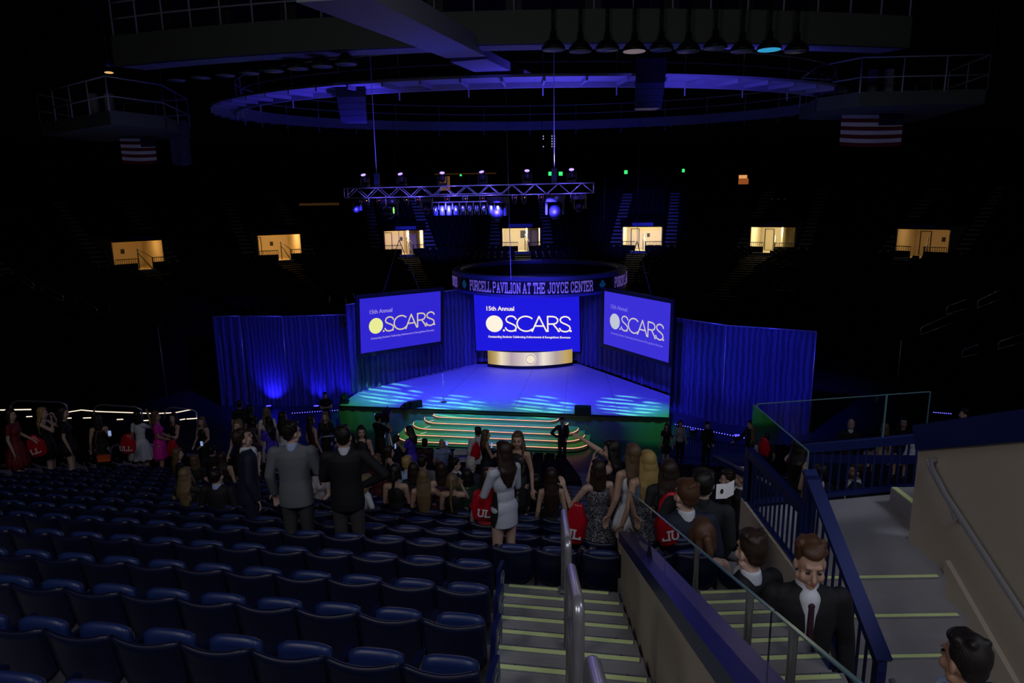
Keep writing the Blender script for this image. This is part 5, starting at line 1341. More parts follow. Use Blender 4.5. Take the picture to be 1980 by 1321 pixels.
    for sx in (-1, 1):
        if sit: hp, kn, an = V(sx*.085,.02,.50), V(sx*.11,.42,.50), V(sx*.11,.40,.09)
        else: hp, kn, an = V(sx*.085,0,.90), V(sx*.095,.02,.49), V(sx*.10,-.01,.09)
        K.append((hp, kn, an)); r1, r2, r3, r4 = (.086,.056,.054,.036) if f else (.088,.060,.058,.042)
        B.cap(hp, kn, r1, r2, 12); cf = kn.lerp(an, .35)+V(0,-.012,0); B.cap(kn, cf, r2*.96, r3, 12); B.cap(cf, an, r3, r4, 12)
        B.cap(an+V(0,-.02,-.05), an+V(0,.15,-.062), .038, .026, 10)
    # head
    Hd = MB(); 
    Hd.ell((0,-.012,1.632), (.076,.094,.104), None, 20, 14); Hd.ell((0,.022,1.578), (.060,.070,.084), None, 18, 12); Hd.ell((0,.055,1.512), (.030,.030,.026), None, 10, 8)
    Hd.cap((0,.088,1.615), (0,.110,1.574), .009, .0145, 8); Hd.cap((-.034,.078,1.632), (.034,.078,1.632), .013, .013, 8)
    for sx in (-1, 1):
        Hd.ell((sx*.078,-.008,1.592), (.012,.022,.034), (0,0,sx*.3), 10, 8); Hd.ell((sx*.045,.060,1.568), (.024,.026,.030), None, 10, 8); Hd.cap((sx*.018,.0,1.50), (sx*.052,.01,1.535), .03, .028, 8)
    Hd.cap((-.017,.086,1.541), (.017,.086,1.541), .0075, .0075, 8)
    piv = V(0,-.01,1.51); HM = Matrix.Translation(U(piv.x, piv.y, piv.z)) @ Euler((R(head[1]), 0, R(head[0]))).to_matrix().to_4x4() @ Matrix.Translation(-piv)
    merge(B, Hd, HM)
    S = Matrix.Diagonal((k, k, kz, 1))
    for v in B.v: v.x *= k; v.y *= k; v.z *= kz
    # place so head top lies over root: shift by head offset
    ht = HM @ V(0,-.012,1.74); sh_ = V(ht.x*k, ht.y*k, 0); rot = Matrix.Rotation(yaw, 3, 'Z')
    root_loc = root_loc-(rot @ sh_)
    b = B.local('person', SKIN[skin]); b.location = root_loc; b.rotation_euler = (0,0,yaw); tag(b, label, 'person'); BAKE.append((b, vox, 3))
    def part(mb, name, m, bake=None, it=3):
        for v in mb.v: v.x *= k; v.y *= k; v.z *= kz
        o = mb.local(name, m, b)
        if bake: BAKE.append((o, bake, it))
        return o
    # eyes, lips
    mb = MB()
    for sx in (-1, 1): mb.ell((sx*.031,.0865,1.607), (.0135,.006,.0075), None, 10, 6)
    m2 = MB(); merge(m2, mb, HM); part(m2, 'eyes', EYE)
    mb = MB(); mb.ell((0,.0935,1.5405), (.021,.006,.0075), None, 10, 6); m2 = MB(); merge(m2, mb, HM); part(m2, 'lips', LIP)
    mb = MB()
    for sx in (-1, 1): mb.cap((sx*.018,.094,1.628), (sx*.046,.084,1.631), .0035, .0028, 6)
    m2 = MB(); merge(m2, mb, HM); part(m2, 'eyebrows', HAIR[hair[1]] if hair[0] != 'bald' else HAIR['grey'])
    # hair
    st, hc, L = hair; hb = MB()
    if st != 'bald':
        hb.ell((0,-.028,1.652), (.086,.092,.098), None, 20, 12)
        hb.ell((0,.030,1.705), (.066,.062,.036), (R(-12),0,0), 14, 8)
        if st == 'short':
            hb.ell((0,-.060,1.595), (.070,.048,.060), None, 14, 8)
            rnd = random.Random(NP[0])
            for i in range(16): a = rnd.uniform(0, 2*PI); e = rnd.uniform(.2, 1.2); hb.ell((.074*math.sin(a)*math.cos(e*.6), -.02+.075*math.cos(a)*math.cos(e*.6), 1.66+.075*math.sin(e)), (.024,.024,.018), None, 8, 6)
        else:
            for sx in (-1, 1): hb.cap((sx*.070,-.01,1.66), (sx*.082,-.015,1.53), .026, .026, 10)
            hb.ell((0,-.075,1.58), (.078,.045,.085), None, 14, 8)
    if st in ('long', 'wavy'):
        n = 9; rnd = random.Random(NP[0]+5)
        for i in range(n):
            x = (-1+2*i/(n-1)); x0 = .072*x; y0 = -.075+.05*x*x
            zt = L+.03*rnd.random()+.02*abs(x)
            p0, p1 = V(x0, y0, 1.60), V(x0*1.25, y0-.035, 1.46)
            wv = .02 if st == 'wavy' else .006; steps = 5; prev = p1; hb.cap(p0, p1, .030, .030, 8)
            for j in range(1, steps+1):
                fz = j/steps; q = V(x0*(1.34-.48*fz**1.8)+wv*math.sin(j*2.1+i), -.128+.030*x*x+.014*fz+wv*.6*math.cos(j*2.3+i*1.7), 1.46+(zt-.05*(1-x*x)-1.46)*fz); hb.cap(prev, q, .028*(1-.55*(fz-.2)), .028*(1-.62*fz), 8); prev = q
        if st == 'wavy' or faced:
            for sx in (-1, 1):
                prev = V(sx*.082,.02,1.58)
                for j in range(1, 6): q = V(sx*(.088+.010*math.sin(j*2)), .035+.05*min(1,j/3), 1.58-.075*j*(1.62-L)/.38); hb.cap(prev, q, .026-.002*j, .024-.002*j, 8); prev = q
    if st == 'bob':
        for i in range(9): x = -1+2*i/8; hb.cap((.074*x, -.07+.06*x*x, 1.60), (.092*x, -.085+.07*x*x, L), .034, .024, 8)
    if st == 'pony':
        hb.ell((0,-.115,1.655), (.030,.030,.028), None, 10, 8); prev = V(0,-.13,1.65)
        for j in range(1, 6): q = V(.012*math.sin(j*1.5), -.15-.01*(j<3), 1.65-(1.65-L)*j/5); hb.cap(prev, q, .036-.003*j, .034-.004*j, 10); prev = q
    if st == 'bun': hb.ell((0,-.115,1.68), (.045,.042,.042), None, 12, 8)
    if st == 'bald': hb.ell((0,-.075,1.575), (.066,.030,.040), None, 12, 8)
    m2 = MB(); merge(m2, hb, HM); part(m2, 'hair', HAIR[hc], max(.009, vox*.9), 2)
    # clothes
    gcol = CL[c]; g2 = CL[c2]; g3 = CL[c3]
    def sleeves(mb, gr, upto=1.0, rr=1.0):
        for (sh, el, wr) in J:
            ra, rb, rc_ = (.047, .036, .025) if f else (.055, .043, .030)
            mb.cap(sh, el if upto >= .5 else sh.lerp(el, upto*2), ra*.96+gr, rb+gr*rr, 12)
            if upto > .5: mb.cap(el, el.lerp(wr, (upto-.5)*2*.97), rb+gr*rr, rc_+gr*rr*1.1, 12)
    if wear in ('suit', 'jacket'):
        jb = MB(); sleeves(jb, .014, 1.0)
        q0 = len(jb.v); jb.loft([(0, 0, z, a_*build, b_) for z, a_, b_ in ((.775,.178,.132),(.86,.180,.136),(.97,.172,.130),(1.08,.158,.118),(1.18,.162,.118),(1.28,.176,.122),(1.36,.184,.116),(1.415,.165,.092),(1.45,.105,.075),(1.475,.070,.066))], 28)
        for i_ in range(q0, len(jb.v)):
            w_ = jb.v[i_]; jb.v[i_] = U(w_.x, w_.y, max(w_.z, .93 if sit else 0))
        for sx in (-1, 1): jb.cap(U(sx*.055,-.012,1.432), U(sx*(sw-.004),-.010,1.392), .040, .052, 12)
        part(jb, 'suit_jacket', gcol, vc, 8)
        cb = MB(); q0 = len(cb.v); cb.loft([(0,-.016,1.42,.072,.074),(0,-.014,1.46,.067,.069),(0,-.010,1.500,.062,.063)], 24)
        for i_ in range(q0, len(cb.v)): cb.v[i_] = U(*cb.v[i_])
        cb.cap(U(0,.060,1.425), U(0,.118,1.20), .062, .018, 14); part(cb, 'shirt_collar', g3, max(.008, vox))
        cu = MB()
        for (sh, el, wr) in J: cu.cap(el.lerp(wr, .93), wr, .036, .035, 10)
        part(cu, 'shirt_cuffs', g3)
        if tie: tb = MB(); tb.cap(U(0,.118,1.42), U(0,.140,1.22), .016, .019, 10).ell(U(0,.118,1.415), (.020,.014,.018), None, 8, 6); part(tb, 'tie', CL[tie])
    if wear in ('shirt', 'top'):
        jb = MB(); torso(jb, .014); sleeves(jb, .010, {'short': .30, 'long': 1.0, 'strap': .0}.get(neck, .3) if neck != 'strap' else .05)
        if not sit and not f: jb.loft([(0, 0, z+off.z, .150*build+g_, .112+g_) for z, g_ in ((1.08,.014),(1.0,.018),(.88,.02))], 24)
        if neck in ('long', 'short') and not f: jb.cap(U(0,-.018,1.42), U(0,-.008,1.478), .068, .061, 16)
        part(jb, 'shirt' if not f else 'blouse', gcol, vc)
    if wear in ('suit', 'jacket', 'shirt', 'top'):
        tb = MB()
        for (hp, kn, an) in K: tb.cap(hp, kn, .098, .074, 12); tb.cap(kn, an+V(0,0,-.01), .072, .058, 12)
        if sit: tb.ell((0,.0,.53), (.17,.13,.12), None, 14, 8)
        else: tb.ell((0,-.005,.93), (.162,.122,.12), None, 14, 8)
        part(tb, 'trousers' if wear != 'top' else 'shorts_or_skirt', g2, vc)
    if wear == 'dress':
        jb = MB(); torso(jb, .010, True, neck != 'strap')
        if neck == 'strap':
            for sx in (-1, 1):
                jb.cap(U(sx*.085,.070,1.33), U(sx*.080,.0,1.447), .011, .010, 8); jb.cap(U(sx*.080,.0,1.447), U(sx*.055,-.095,1.28), .010, .010, 8)
        if neck in ('short', 'long'): sleeves(jb, .010, .28 if neck == 'short' else 1.0)
        if sit:
            for (hp, kn, an) in K: jb.cap(hp, hp.lerp(kn, .75), .100, .085, 12)
        else:
            w0 = .155; zz = [1.02, .93, .84, .74, .64, hem]
            zz = [z for z in zz if z > hem+.03]+[hem]
            rg = []
            for i, z in enumerate(zz):
                fz = (1.02-z)/(1.02-hem) ; w = (.145+.028*min(1, fz*2)) if flare <= 1.0 else .14+.20*(flare-1)*fz+.03*min(1, fz*2)
                if flare < 1: w = .150+.015*math.sin(fz*2.2)
                rg.append((0, -.005*fz, z, w, w*.78+(.02 if flare > 1 else 0)))
            if flare > 1.0:
                sb = MB(); sb.loft(rg, 48, True, .10*(flare-1)+.03, 11); part(sb, 'skirt', gcol)
            else: jb.loft(rg, 28, True)
        part(jb, 'dress', gcol, vc)
        if c2 != c and c2 != 'black' or wear == 'x': pass
    # shoes
    sb = MB()
    for (hp, kn, an) in K: sb.cap(an+V(0,-.025,-.052), an+V(0,.155,-.062), .043, .030, 10)
    part(sb, 'shoes', SHOE)
    return b, root_loc, k
def drawstring_bag(label, px, py, d, w=.34, h=.44, yaw=0, tilt=0, text='ULL', mt='cloth_red'):
    p = at_d(px, py, d); t = thing('drawstring_bag', label, 'bag', p, R(yaw)); t.rotation_euler = (0, R(tilt), R(yaw))
    rg = []
    for f in (0, .06, .2, .4, .6, .8, .93, 1.0):
        ww = w/2*(.55+.45*math.sin(min(1, f*2.6+.12)*PI/2))*(1-.72*max(0, (f-.45)/.55)**1.6); rg.append((0, 0, -h/2+h*f, ww, .25*ww+.03*math.sin(f*PI)))
    mb = MB(); mb.loft(rg, 40, True, .10, 7)
    for v in mb.v: v.x += .012*math.sin(v.z*40); v.y += .008*math.sin(v.z*55+v.x*30)
    mb.local('sack', mat('bag_red_nylon', (.48,.006,.02), .28), t)
    mb = MB()
    for sx in (-1, 1): mb.tube([(sx*.02,-.01,h/2), (sx*w*.30,.03,h*.15), (sx*w*.40,0,-h*.42)], .004, 6)
    mb.tube([(-.02,0,h/2-.01), (0,.0,h/2+.10), (.02,0,h/2-.01)], .004, 6); mb.local('cord', M['black'], t)
    if text:
        mb = MB(); x = 0; sc_ = h*.20/6
        tot = sum(ADV.get(ch, 6.4) for ch in text)
        for ch in text:
            for st in G[ch]:
                for i in range(len(st)-1): stroke_poly(mb, [(x+st[i][0], st[i][1]), (x+st[i+1][0], st[i+1][1])], 1.3, lambda a, b_, c_: V((a-tot/2)*sc_, -.25*w/2-.040-c_*0+.10*((a-tot/2)*sc_)**2*8, b_*sc_-h*.30))
            x += ADV.get(ch, 6.4)
        mb.local('lettering', mat('bag_white_print', (.75,.70,.75), .6), t)
    return t
def phone(label, p, yaw=0, lit=True, col=(.5,.6,1.0)):
    t = thing('mobile_phone', label, 'phone', p, yaw); MB().box((-.036,-.005,-.07), (.036,.005,.07)).local('case', M['black'], t)
    if lit: MB().box((-.032,-.0065,-.062), (.032,-.005,.062)).local('screen', glow('phone_screen_glow', (.40,.55,1.0), .55), t)
P = person
# --- queue of women along the left aisle
P('woman in a red lace dress with brown hair at the far left edge', 17, 790, 15.0, 1.68, -80, hair=('bob','brown',1.42), c='lace', neck='short', hem=.52, flare=1.5, arms=('lap','down'))
P('blonde woman in black wearing a red drawstring bag, far left', 79, 787, 15.3, 1.70, -75, hair=('long','blonde',1.16), c='black', neck='strap', hem=.62, arms=('face','face'), flare=1.2)
drawstring_bag('red drawstring bag on the back of the blonde woman at far left', 69, 862, 14.9, .36, .50, 20, -14, 'LL')
P('dark-haired woman in a short black dress facing right beside the blonde', 119, 787, 15.6, 1.74, -65, hair=('long','brown',1.25), c='black', neck='short', hem=.74, arms=('down','down'), flare=1.2)
P('woman in a strapless black dress carrying an orange purse at her hip', 187, 802, 16.0, 1.66, 20, hair=('bob','brown',1.40), c='black', neck='strap', hem=.30, arms=('down','phone'), skin='warm')
p = at_d(201, 886, 15.7); t = thing('shoulder_purse', 'small orange purse hanging at the hip of the woman in strapless black', 'bag', p, .1)
MB().box((-.13,-.04,-.075), (.13,.04,.07)).local('body', mat('purse_orange', (.75,.13,.02), .5), t); MB().box((-.132,-.045,-.0), (.132,.042,.075)).local('flap', mat('purse_orange_flap', (.62,.10,.02), .5), t)
MB().tube([(-.12,0,.07), (-.14,.02,.40), (-.12,.10,.62), (.0,.16,.60)], .006, 6).local('chain_strap', mat('purse_strap', (.3,.15,.08), .4), t)
phone('phone with a glowing screen held by the woman with the orange purse', at_d(212, 838, 15.6), .4)
P('dark-haired woman in a white flared dress seen from behind taking a photo', 264, 794, 16.2, 1.68, -10, hair=('bob','dark',1.45), c='white', neck='short', hem=.60, flare=1.9, arms=('down','camera'), skin='tan')
drawstring_bag('red drawstring bag on the back of the woman in the white dress', 247, 858, 15.8, .36, .48, 5, 3, 'ULL')
P('brown-haired woman in a hot pink dress at left', 299, 794, 16.8, 1.66, -70, hair=('long','light',1.38), c='pink', neck='short', hem=.58, flare=1.15, arms=('lap','lap'), skin='tan')
P('smiling dark-haired woman in black facing the camera at left', 334, 797, 17.0, 1.66, 150, hair=('long','dark',1.25), c='black', neck='strap', hem=.55, flare=1.3, arms=('phone','lap'), faced=True, head=(15,0))
drawstring_bag('red drawstring bag hanging from the hands of the smiling woman in black', 333, 866, 16.6, .26, .42, 10, 4, '')
P('woman with long wavy hair in black holding a small white phone', 389, 805, 17.6, 1.64, 165, hair=('wavy','dirty',1.20), c='black', neck='strap', hem=.5, flare=1.1, arms=('lap','lap'), faced=True)
p = at_d(390, 858, 17.3); phone('small pale phone held by the woman with long wavy hair', p, 0)
# --- seated and standing, left centre
P('seated woman in black with long brown hair turned right, below the rails', 341, 866, 13.6, 1.66, -60, pose='sit', hair=('long','light',1.22), c='black', neck='short', arms=('lap','lap'))
P('seated person with tousled light brown hair seen from behind, left', 375, 879, 13.8, 1.64, 0, pose='sit', hair=('bob','light',1.42), c='black', neck='short')
P('seated man in dark clothes in front of the woman with wavy hair', 408, 861, 14.6, 1.74, 0, 'm', 'sit', hair=('short','dark',0), wear='shirt', c='black', neck='short')
P('seated woman with bare shoulders behind the man with raised chin', 427, 874, 13.0, 1.66, 5, pose='sit', hair=('long','brown',1.20), c='black', skin='warm')
P('seated woman with long wavy golden brown hair in a sequined top', 356, 904, 9.6, 1.64, -8, pose='sit', hair=('wavy','dirty',1.08), c='sequin', neck='short', arms=('rest','out'))
P('seated man in a black suit with a blue collar beside the sequined woman', 416, 906, 9.3, 1.76, -5, 'm', 'sit', hair=('short','dark',0), wear='suit', c='black', c3='lightblue')
P('young man in a navy suit tilting his face up towards the right', 457, 829, 8.3, 1.80, -62, 'm', hair=('short','brown',0), wear='suit', c='navy', c2='navy', c3='white', arms=('down','down'), head=(10, 22), lean=2)
P('tall man in a grey suit jacket seen from behind', 560, 813, 8.0, 1.86, 3, 'm', hair=('short','dark',0), wear='suit', c='grey', c2='trous', c3='lightblue', arms=('down','lap'), head=(-35,0), build=1.06)
P('tall man in a black suit with a white collar seen from behind', 662, 822, 8.0, 1.84, 8, 'm', hair=('short','dark',0), wear='suit', c='black', c2='trous', c3='white', arms=('lap','hip'), build=1.05)
P('smiling woman with brown hair seated between the two suited men', 612, 884, 11.0, 1.66, 168, pose='sit', hair=('long','auburn',1.30), c='shirtgrey', neck='short', faced=True, arms=('lap','chest'))
P('woman in black with long black hair looking back at the camera', 698, 822, 13.4, 1.68, 175, hair=('long','dark',1.20), c='black', arms=('down','down'), faced=True, skin='fair', head=(20,0))
P('woman in a navy top behind the woman with long black hair', 676, 836, 14.2, 1.66, 60, hair=('long','dark',1.25), c='royal', neck='short')
P('woman in a royal blue dress looking down at her phone', 790, 822, 16.5, 1.70, 60, hair=('long','brown',1.30), c='royal', neck='short', hem=.5, flare=1.2, arms=('phone','phone'), skin='warm', head=(0,-15))
phone('white phone held by the woman in the royal blue dress', at_d(764, 863, 16.3), 1.2)
P('blonde woman in a long white dress near the left curtain', 514, 787, 17.5, 1.68, 20, hair=('wavy','dirty',1.20), c='white', neck='short', hem=.2, flare=1.3)
P('woman in a royal blue dress holding a camera at left', 519, 805, 15.0, 1.64, 60, hair=('long','dark',1.25), c='royal', neck='short', arms=('phone','phone'), skin='warm', hem=.5)
P('woman in a white short-sleeved top behind the grey suited man', 545, 795, 16.0, 1.66, -30, hair=('long','dark',1.25), wear='top', c='white', neck='short', c2='black')
P('woman in a dim magenta dress at left centre', 600, 802, 17.0, 1.66, -40, hair=('long','brown',1.25), c='maroon', neck='strap', hem=.45, flare=1.2)
P('woman in a black V-neck dress standing below the guard', 628, 795, 18.2, 1.70, 175, hair=('long','dirty',1.28), c='black', neck='long', hem=.5, faced=True)
P('guard in a dark uniform with folded arms by the left curtain', 628, 758, 30.5, 1.80, 200, 'm', hair=('short','dark',0), wear='shirt', c='black', neck='short', arms=('fold','fold'), ground=.35)
P('pale-faced woman with long light hair reaching left, behind the navy suited man', 459, 810, 14.3, 1.66, 165, hair=('long','dirty',1.25), c='black', arms=('out','lap'), faced=True)
P('woman with long hair in dim light right of the pale-faced woman', 483, 826, 13.8, 1.62, 150, hair=('long','brown',1.30), c='plum', neck='short', faced=True)
P('person in dark clothes standing among the dim crowd by the left curtain', 462, 774, 20.5, 1.70, 20, 'm', hair=('short','dark',0), wear='shirt', c='black', neck='short', skin='tan')
P('person in a patterned dark top in the dim crowd by the left curtain', 483, 783, 20.5, 1.66, -20, hair=('long','dark',1.30), c='floral', neck='short', skin='tan')
P('camera operator in black beside a video camera on a tripod', 731, 798, 19.5, 1.80, -40, 'm', hair=('short','dark',0), wear='shirt', c='black', neck='short', arms=('phone','face'), skin='tan')
p = at_d(747, 797, 19.3); g = deck_z(p.x, p.y); t = thing('video_camera', 'black video camera on a tripod left of the stage steps', 'camera', V(p.x, p.y, g))
q = V(p.x, p.y, p.z-.12)
MB().box(q+V(-.12,-.25,-.10), q+V(.12,.25,.12)).build('camera_body', M['black'], t); MB().tube([q+V(0,.25,0), q+V(0,.50,0)], .07, 12).build('lens', M['black'], t); MB().box(q+V(-.30,-.18,.02), q+V(-.18,-.14,.12)).build('viewfinder', glow('viewfinder_glow', (.15,.25,1.0), 1.2), t); MB().bar(q+V(0,-.2,.12), q+V(0,.2,.22), .03).bar(q+V(0,.1,.22), q+V(0,.1,.1), .03).build('top_handle', M['black'], t)
for a in range(3): MB().tube([q+V(0,0,-.1), V(q.x+.38*math.sin(a*2.1), q.y+.38*math.cos(a*2.1), g)], .022, 6).build('tripod_leg', M['alu'], t)
P('seated man in a light blue shirt holding up a phone in front of the steps', 854, 848, 19.0, 1.76, 0, 'm', 'sit', hair=('bald','grey',0), wear='shirt', c='lightblue', neck='short', arms=('lap','face'))
phone('phone held up by the seated man in the light blue shirt', at_d(864, 857, 18.7), 0)
P('seated dark-haired man left of the man in the light blue shirt', 821, 848, 19.0, 1.74, 0, 'm', 'sit', hair=('short','dark',0), wear='shirt', c='plum', neck='short', skin='tan')
P('seated woman in profile with hair up, below the tripod', 752, 862, 14.0, 1.64, -60, pose='sit', hair=('bun','brown',0), c='black')
P('seated man facing away behind the woman texting', 766, 842, 17.0, 1.74, -30, 'm', 'sit', hair=('short','brown',0), wear='shirt', c='navy', neck='short')
P('seated person with light brown bob in a dark red jacket', 727, 878, 11.8, 1.66, -25, pose='sit', hair=('bob','light',1.45), wear='top', c='maroon', neck='long')
P('seated man with blond hair in a pale blue shirt', 786, 881, 11.8, 1.74, -20, 'm', 'sit', hair=('short','blonde',0), wear='shirt', c='lightblue', neck='long')
P('seated person with curly brown hair behind the blond man', 799, 893, 11.0, 1.66, 0, pose='sit', hair=('bob','brown',1.42), c='black', neck='short')
P('seated man with grey jacket shoulders below the stage steps', 815, 880, 12.6, 1.74, 0, 'm', 'sit', hair=('short','dark',0), wear='suit', c='grey', c3='black')
P('seated woman in a black halter dress with dark hair, lower centre', 763, 897, 10.2, 1.64, -5, pose='sit', hair=('pony','dark',1.22), c='black', skin='warm', arms=('lap','lap'))
P('seated woman in white leaning right with blonde hair, lower centre', 706, 915, 10.4, 1.62, -60, pose='sit', hair=('long','dirty',1.30), c='white', neck='short', lean=14, arms=('rest','rest'))
P('seated woman with very long straight fair hair, bare shoulders', 818, 907, 9.9, 1.62, 4, pose='sit', hair=('long','dirty',1.00), c='maroon', skin='warm', arms=('lap','out'))
P('seated woman with dark hair and thin dress straps, upper row', 853, 893, 10.9, 1.62, 0, pose='sit', hair=('bob','brown',1.40), c='plum', skin='fair')
P('seated woman with a light brown ponytail and bare back raising her hand', 874, 915, 9.8, 1.62, -6, pose='sit', hair=('pony','dirty',1.16), c='black', skin='warm', arms=('lap','face'))
P('seated boy in navy turning his face right', 879, 885, 12.2, 1.66, -70, 'm', 'sit', hair=('short','dark',0), wear='suit', c='navy')
P('seated man with grey hair in a navy jacket facing the stage', 910, 884, 11.8, 1.74, 0, 'm', 'sit', hair=('short','grey',0), wear='suit', c='navy', c3='navy')
P('seated person in a dark green sweater with brown hair', 903, 906, 10.6, 1.66, 0, pose='sit', hair=('bob','dark',1.48), wear='top', c='green', neck='long')
P('man in a white jacket standing in front of the steps', 924, 825, 17.5, 1.80, 15, 'm', hair=('short','dark',0), wear='suit', c='white', c2='black', skin='tan')
P('woman in black with long brown hair holding a phone before the steps', 938, 830, 15.4, 1.68, -70, hair=('long','light',1.25), c='black', hem=.6, arms=('down','phone'), skin='warm', flare=1.2)
drawstring_bag('red drawstring bag on the back of the woman holding a phone before the steps', 920, 872, 15.0, .26, .42, 40, 0, '')
phone('phone glowing blue in the hands of the woman before the steps', at_d(950, 861, 15.1), 1.0)
P('long-haired blonde woman in a black floral dress facing the camera', 1001, 833, 10.3, 1.72, 158, hair=('long','light',1.16), c='floral', hem=.5, flare=1.1, arms=('down','back'), faced=True, head=(12,0), skin='warm')
b_, rl, k_ = P('woman in a grey striped dress with black side panels seen from behind', 974, 852, 7.7, 1.72, 38, hair=('long','brown',1.26), c='stripe', c2='black', neck='long', hem=.74, flare=.9, arms=('chest','lap'), build=1.08)
mb = MB()
for sx in (-1, 1):
    vs = []; fs = []; n = 14
    for i in range(n+1):
        z = .765+.42*i/n; fz = (1.02-z)/(1.02-.74); w = (.150+.015*math.sin(max(fz,0)*2.2) if z < 1.02 else .140-.012*(z-1.02)/.15)+.006
        wd = .55*math.sin(min(1, i/n*1.6+.28)*PI/2)*(1-.45*max(0, (i/n-.55)/.45))
        for j in range(7):
            a = (j/6-.5)*2*wd; vs.append((sx*(w+.007)*math.cos(a)*k_, ((w+.004)*.80*math.sin(a)-.004)*k_, z*k_))
    for i in range(n):
        for j in range(6): q = i*7+j; fs.append((q, q+1, q+8, q+7) if sx > 0 else (q, q+7, q+8, q+1))
    mb.add(vs, fs, True)
mb.local('black_side_panel', CL['black'], b_)
drawstring_bag('red drawstring bag held in front of the woman in the striped dress', 941, 975, 7.9, .36, .40, 0, 8, 'UL')
P('seated woman in a red shirt with short brown hair beside the striped dress', 941, 905, 8.7, 1.62, 0, pose='sit', hair=('bob','brown',1.46), wear='top', c='red', neck='short')
P('seated woman alone with thin straps and long brown hair, centre right', 1066, 905, 9.6, 1.60, 0, pose='sit', hair=('long','brown',1.14), c='black', skin='warm')
P('seated person with a dark purse strap left of the lone seated woman', 1036, 918, 10.6, 1.60, 0, pose='sit', hair=('bob','dark',1.40), c='black', neck='short')
P('man in a navy suit standing at the steps with a hand on his hip', 1087, 807, 27.6, 1.80, 185, 'm', hair=('short','dark',0), wear='suit', c='navy', c2='navy', c3='lightblue', arms=('lap','hip'), ground=.25, tie='navy')
# --- right hand group in the aisle
P('woman in black with dark hair pointing up towards the stage', 1184, 850, 8.6, 1.72, 62, hair=('long','dark',1.25), c='black', hem=.4, arms=('face',((.20,.24,1.52),(.22,.50,1.62))), skin='fair', faced=False)
P('woman in a black and grey speckled dress with a brown bob', 1157, 888, 7.9, 1.66, 18, hair=('bob','brown',1.38), c='pattern', neck='strap', hem=.45, flare=2.0, arms=(((.30,.12,1.12),(.30,.34,1.30)),'lap'), skin='fair')
drawstring_bag('red drawstring bag beside the woman in the speckled dress', 1113, 1012, 7.7, .27, .50, -12, 6, 'UL')
P('woman with long light brown hair in a white top and shorts, side on', 1225, 857, 7.7, 1.70, 18, hair=('long','light',1.10), wear='dress', c='white', hem=.74, flare=1.3, neck='strap', skin='warm', arms=('down','lap'))
P('woman with very long golden blonde hair seen from behind', 1254, 870, 7.1, 1.70, 10, hair=('long','blonde',1.06), c='denim', neck='strap', hem=.5, flare=1.1, arms=('down','down'), skin='warm', fit=False)
P('woman with long dark brown hair and grey top in the exit lane', 1294, 888, 6.4, 1.68, 0, hair=('long','brown',1.08), wear='top', c='charcoal', neck='short', fit=False)
drawstring_bag('red drawstring bag on the dark-haired woman seen through the glass', 1300, 992, 6.05, .28, .40, 0, -5, '')
P('young man in a navy blazer with a white collar seen from behind', 1330, 926, 5.2, 1.76, 4, 'm', hair=('short','auburn',0), wear='suit', c='navy', c3='white', head=(15,0), fit=False)
P('broad man in a black shirt with dark hair seen from behind', 1360, 905, 5.5, 1.84, -6, 'm', hair=('short','dark',0), wear='suit', c='charcoal', c3='charcoal', c2='black', build=1.12, bend=9, fit=False)
P('woman with auburn hair and bare shoulders seen through the glass', 1360, 1002, 4.55, 1.64, 0, hair=('pony','auburn',1.30), c='plum', skin='fair', fit=False)
P('boy in a dark suit with a white collar in the exit lane', 1457, 1023, 4.15, 1.68, 22, 'm', hair=('short','brown',0), wear='suit', c='black', c3='white', fit=False)
P('young man in a dark suit looking down while walking towards the camera', 1572, 1041, 3.85, 1.74, 170, 'm', hair=('short','auburn',0), wear='suit', c='black', c3='white', head=(0,-10), tie='plum', lean=4, skin='warm', fit=False)
P('dark-haired man in a suit at the bottom right corner, turned away', 1877, 1222, 3.05, 1.70, 14, 'm', hair=('short','dark',0), wear='suit', c='navy', c3='lightblue', ground=CAMZ-3.85, skin='tan')
# --- beyond the landing
P('white-haired man with glasses reading a programme', 1436, 903, 8.9, 1.72, 60, 'm', 'sit', hair=('short','grey',0), wear='suit', c='black')
p = at_d(1402, 948, 8.6); t = thing('programme_booklet', 'open white programme booklet held by the white-haired man', 'booklet', p, .3)
MB().add([(-.13,0,-.10),(0,-.03,-.10),(0,-.03,.10),(-.13,0,.10)], [(0,1,2,3)]).add([(0,-.03,-.10),(.13,0,-.08),(.13,0,.12),(0,-.03,.10)], [(0,1,2,3)]).local('pages', mat('programme_paper_lit', (.85,.85,.9), .6, emit=(.8,.8,.9), estr=.12), t)  # faint emission on the pages stands for light falling on them
MB().ell((-.06,-.02,-.0), (.025,.006,.035)).local('printed_picture', mat('print_dark', (.05,.06,.05), .6), t)
P('boy in dark clothes beside the open programme', 1409, 908, 9.6, 1.60, 75, 'm', 'sit', hair=('short','brown',0), wear='shirt', c='black', neck='short')
P('bearded man in a dark suit seen between the railing bars', 1659, 893, 10.5, 1.74, 70, 'm', 'sit', hair=('short','brown',0), wear='suit', c='black', skin='tan')
P('man in a dark suit with a white collar left of the bearded man', 1588, 898, 10.8, 1.74, 20, 'm', 'sit', hair=('short','brown',0), wear='suit', c='black', skin='tan')
P('bald man in a dark suit seen through the landing glass', 1647, 809, 16.5, 1.76, -20, 'm', 'sit', hair=('bald','grey',0), wear='suit', c='black', c3='white')
P('blonde woman seen from behind through the landing glass', 1712, 818, 15.5, 1.66, 10, pose='sit', hair=('long','dirty',1.20), c='tan', neck='short')
P('dark-haired woman facing the camera beyond the landing glass', 1749, 805, 16.5, 1.66, 150, pose='sit', hair=('long','dark',1.3), c='black', neck='short', faced=True)
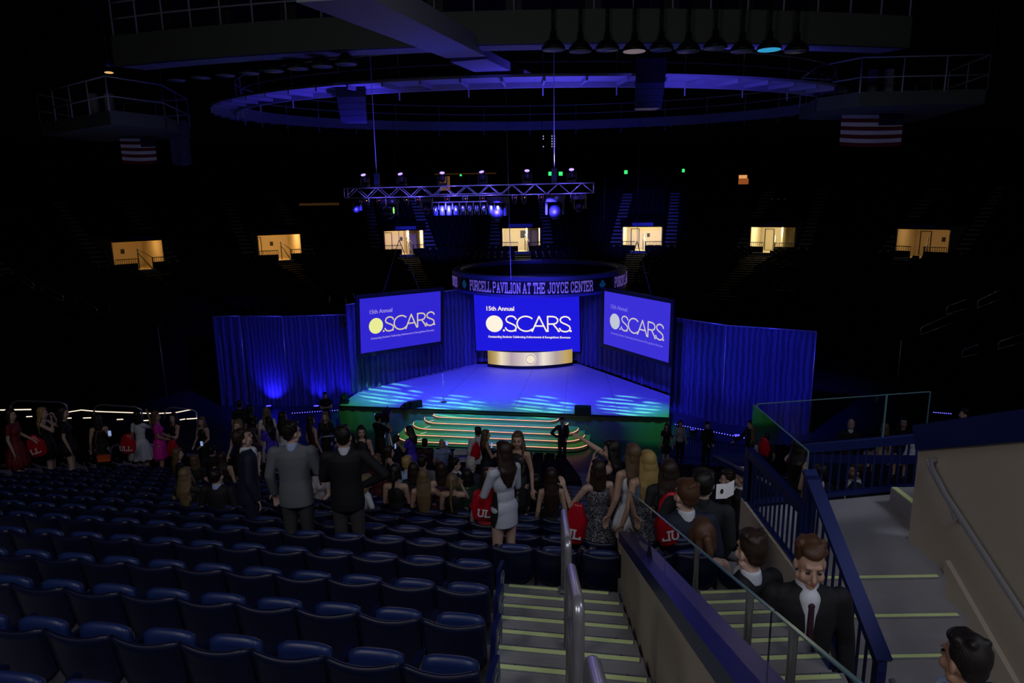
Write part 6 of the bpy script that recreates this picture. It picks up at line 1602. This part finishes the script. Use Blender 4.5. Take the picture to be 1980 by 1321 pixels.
P('dark-haired woman in a white jacket beyond the landing glass', 1776, 817, 15.5, 1.66, 0, pose='sit', hair=('long','dark',1.28), wear='top', c='white', neck='long')
P('man in a dark suit at the far right beyond the glass', 1868, 789, 16.5, 1.76, 60, 'm', 'sit', hair=('short','dark',0), wear='suit', c='black', c3='white')
P('woman with reddish hair dimly seen at the end of the stage skirt', 1289, 818, 27.2, 1.66, 170, hair=('long','auburn',1.3), c='floral', neck='short', ground=0.3, faced=True)
P('person in a pale jacket standing under the right light strip', 1316, 812, 27.6, 1.72, 185, hair=('long','auburn',1.3), wear='top', c='shirtgrey', neck='long', ground=0.3)
P('man in black with clasped hands in front of the right curtain', 1368, 815, 26.3, 1.80, 190, 'm', hair=('short','dark',0), wear='suit', c='black', c3='black', c2='black', arms=('lap','lap'), ground=0.3)
P('man in dark clothes with an arm stretched out left by the glass corner', 1452, 812, 22.5, 1.80, 100, 'm', hair=('short','dark',0), wear='suit', c='black', c3='black', arms=('out','rest'), ground=1.5)
# white folding chair by the steps, small white things
p = at_d(892, 872, 18.5); t = thing('folding_chair', 'white folding chair in front of the stage steps', 'chair', V(p.x, p.y, p.z-.75))
q = p-V(0,0,.0); MB().tube([q+V(-.2,0,-.3), q+V(-.2,-.05,.0), q+V(-.12,-.06,.06), q+V(.12,-.06,.06), q+V(.2,-.05,0), q+V(.2,0,-.3)], .02, 8).build('back_frame', M['white'], t)
MB().box(q+V(-.18,-.05,-.10), q+V(.18,-.03,.03)).build('backrest', M['white'], t); MB().box(q+V(-.2,-.0,-.32), q+V(.2,.4,-.29)).build('seat', M['white'], t)
for sx in (-1, 1): MB().tube([q+V(sx*.2,0,-.3), q+V(sx*.2,.35,-.74)], .014, 6).build('leg', M['white'], t); MB().tube([q+V(sx*.2,.35,-.3), q+V(sx*.2,-.05,-.74)], .014, 6).build('leg', M['white'], t)
# ------------------------------------------------------------------ turn the joined shapes into single continuous skins
for o, vx, it in BAKE:
    m = o.modifiers.new('skin', 'REMESH'); m.mode = 'VOXEL'; m.voxel_size = vx; m.use_smooth_shade = True
    s_ = o.modifiers.new('soften', 'SMOOTH'); s_.iterations = it; s_.factor = .5
dg = bpy.context.evaluated_depsgraph_get()
new = []
for o, vx, it in BAKE: new.append(bpy.data.meshes.new_from_object(o.evaluated_get(dg), preserve_all_data_layers=False, depsgraph=dg))
for (o, vx, it), me in zip(BAKE, new):
    m = o.data.materials[0]; o.modifiers.clear(); o.data = me
    me.materials.clear(); me.materials.append(m)
# ------------------------------------------------------------------ END
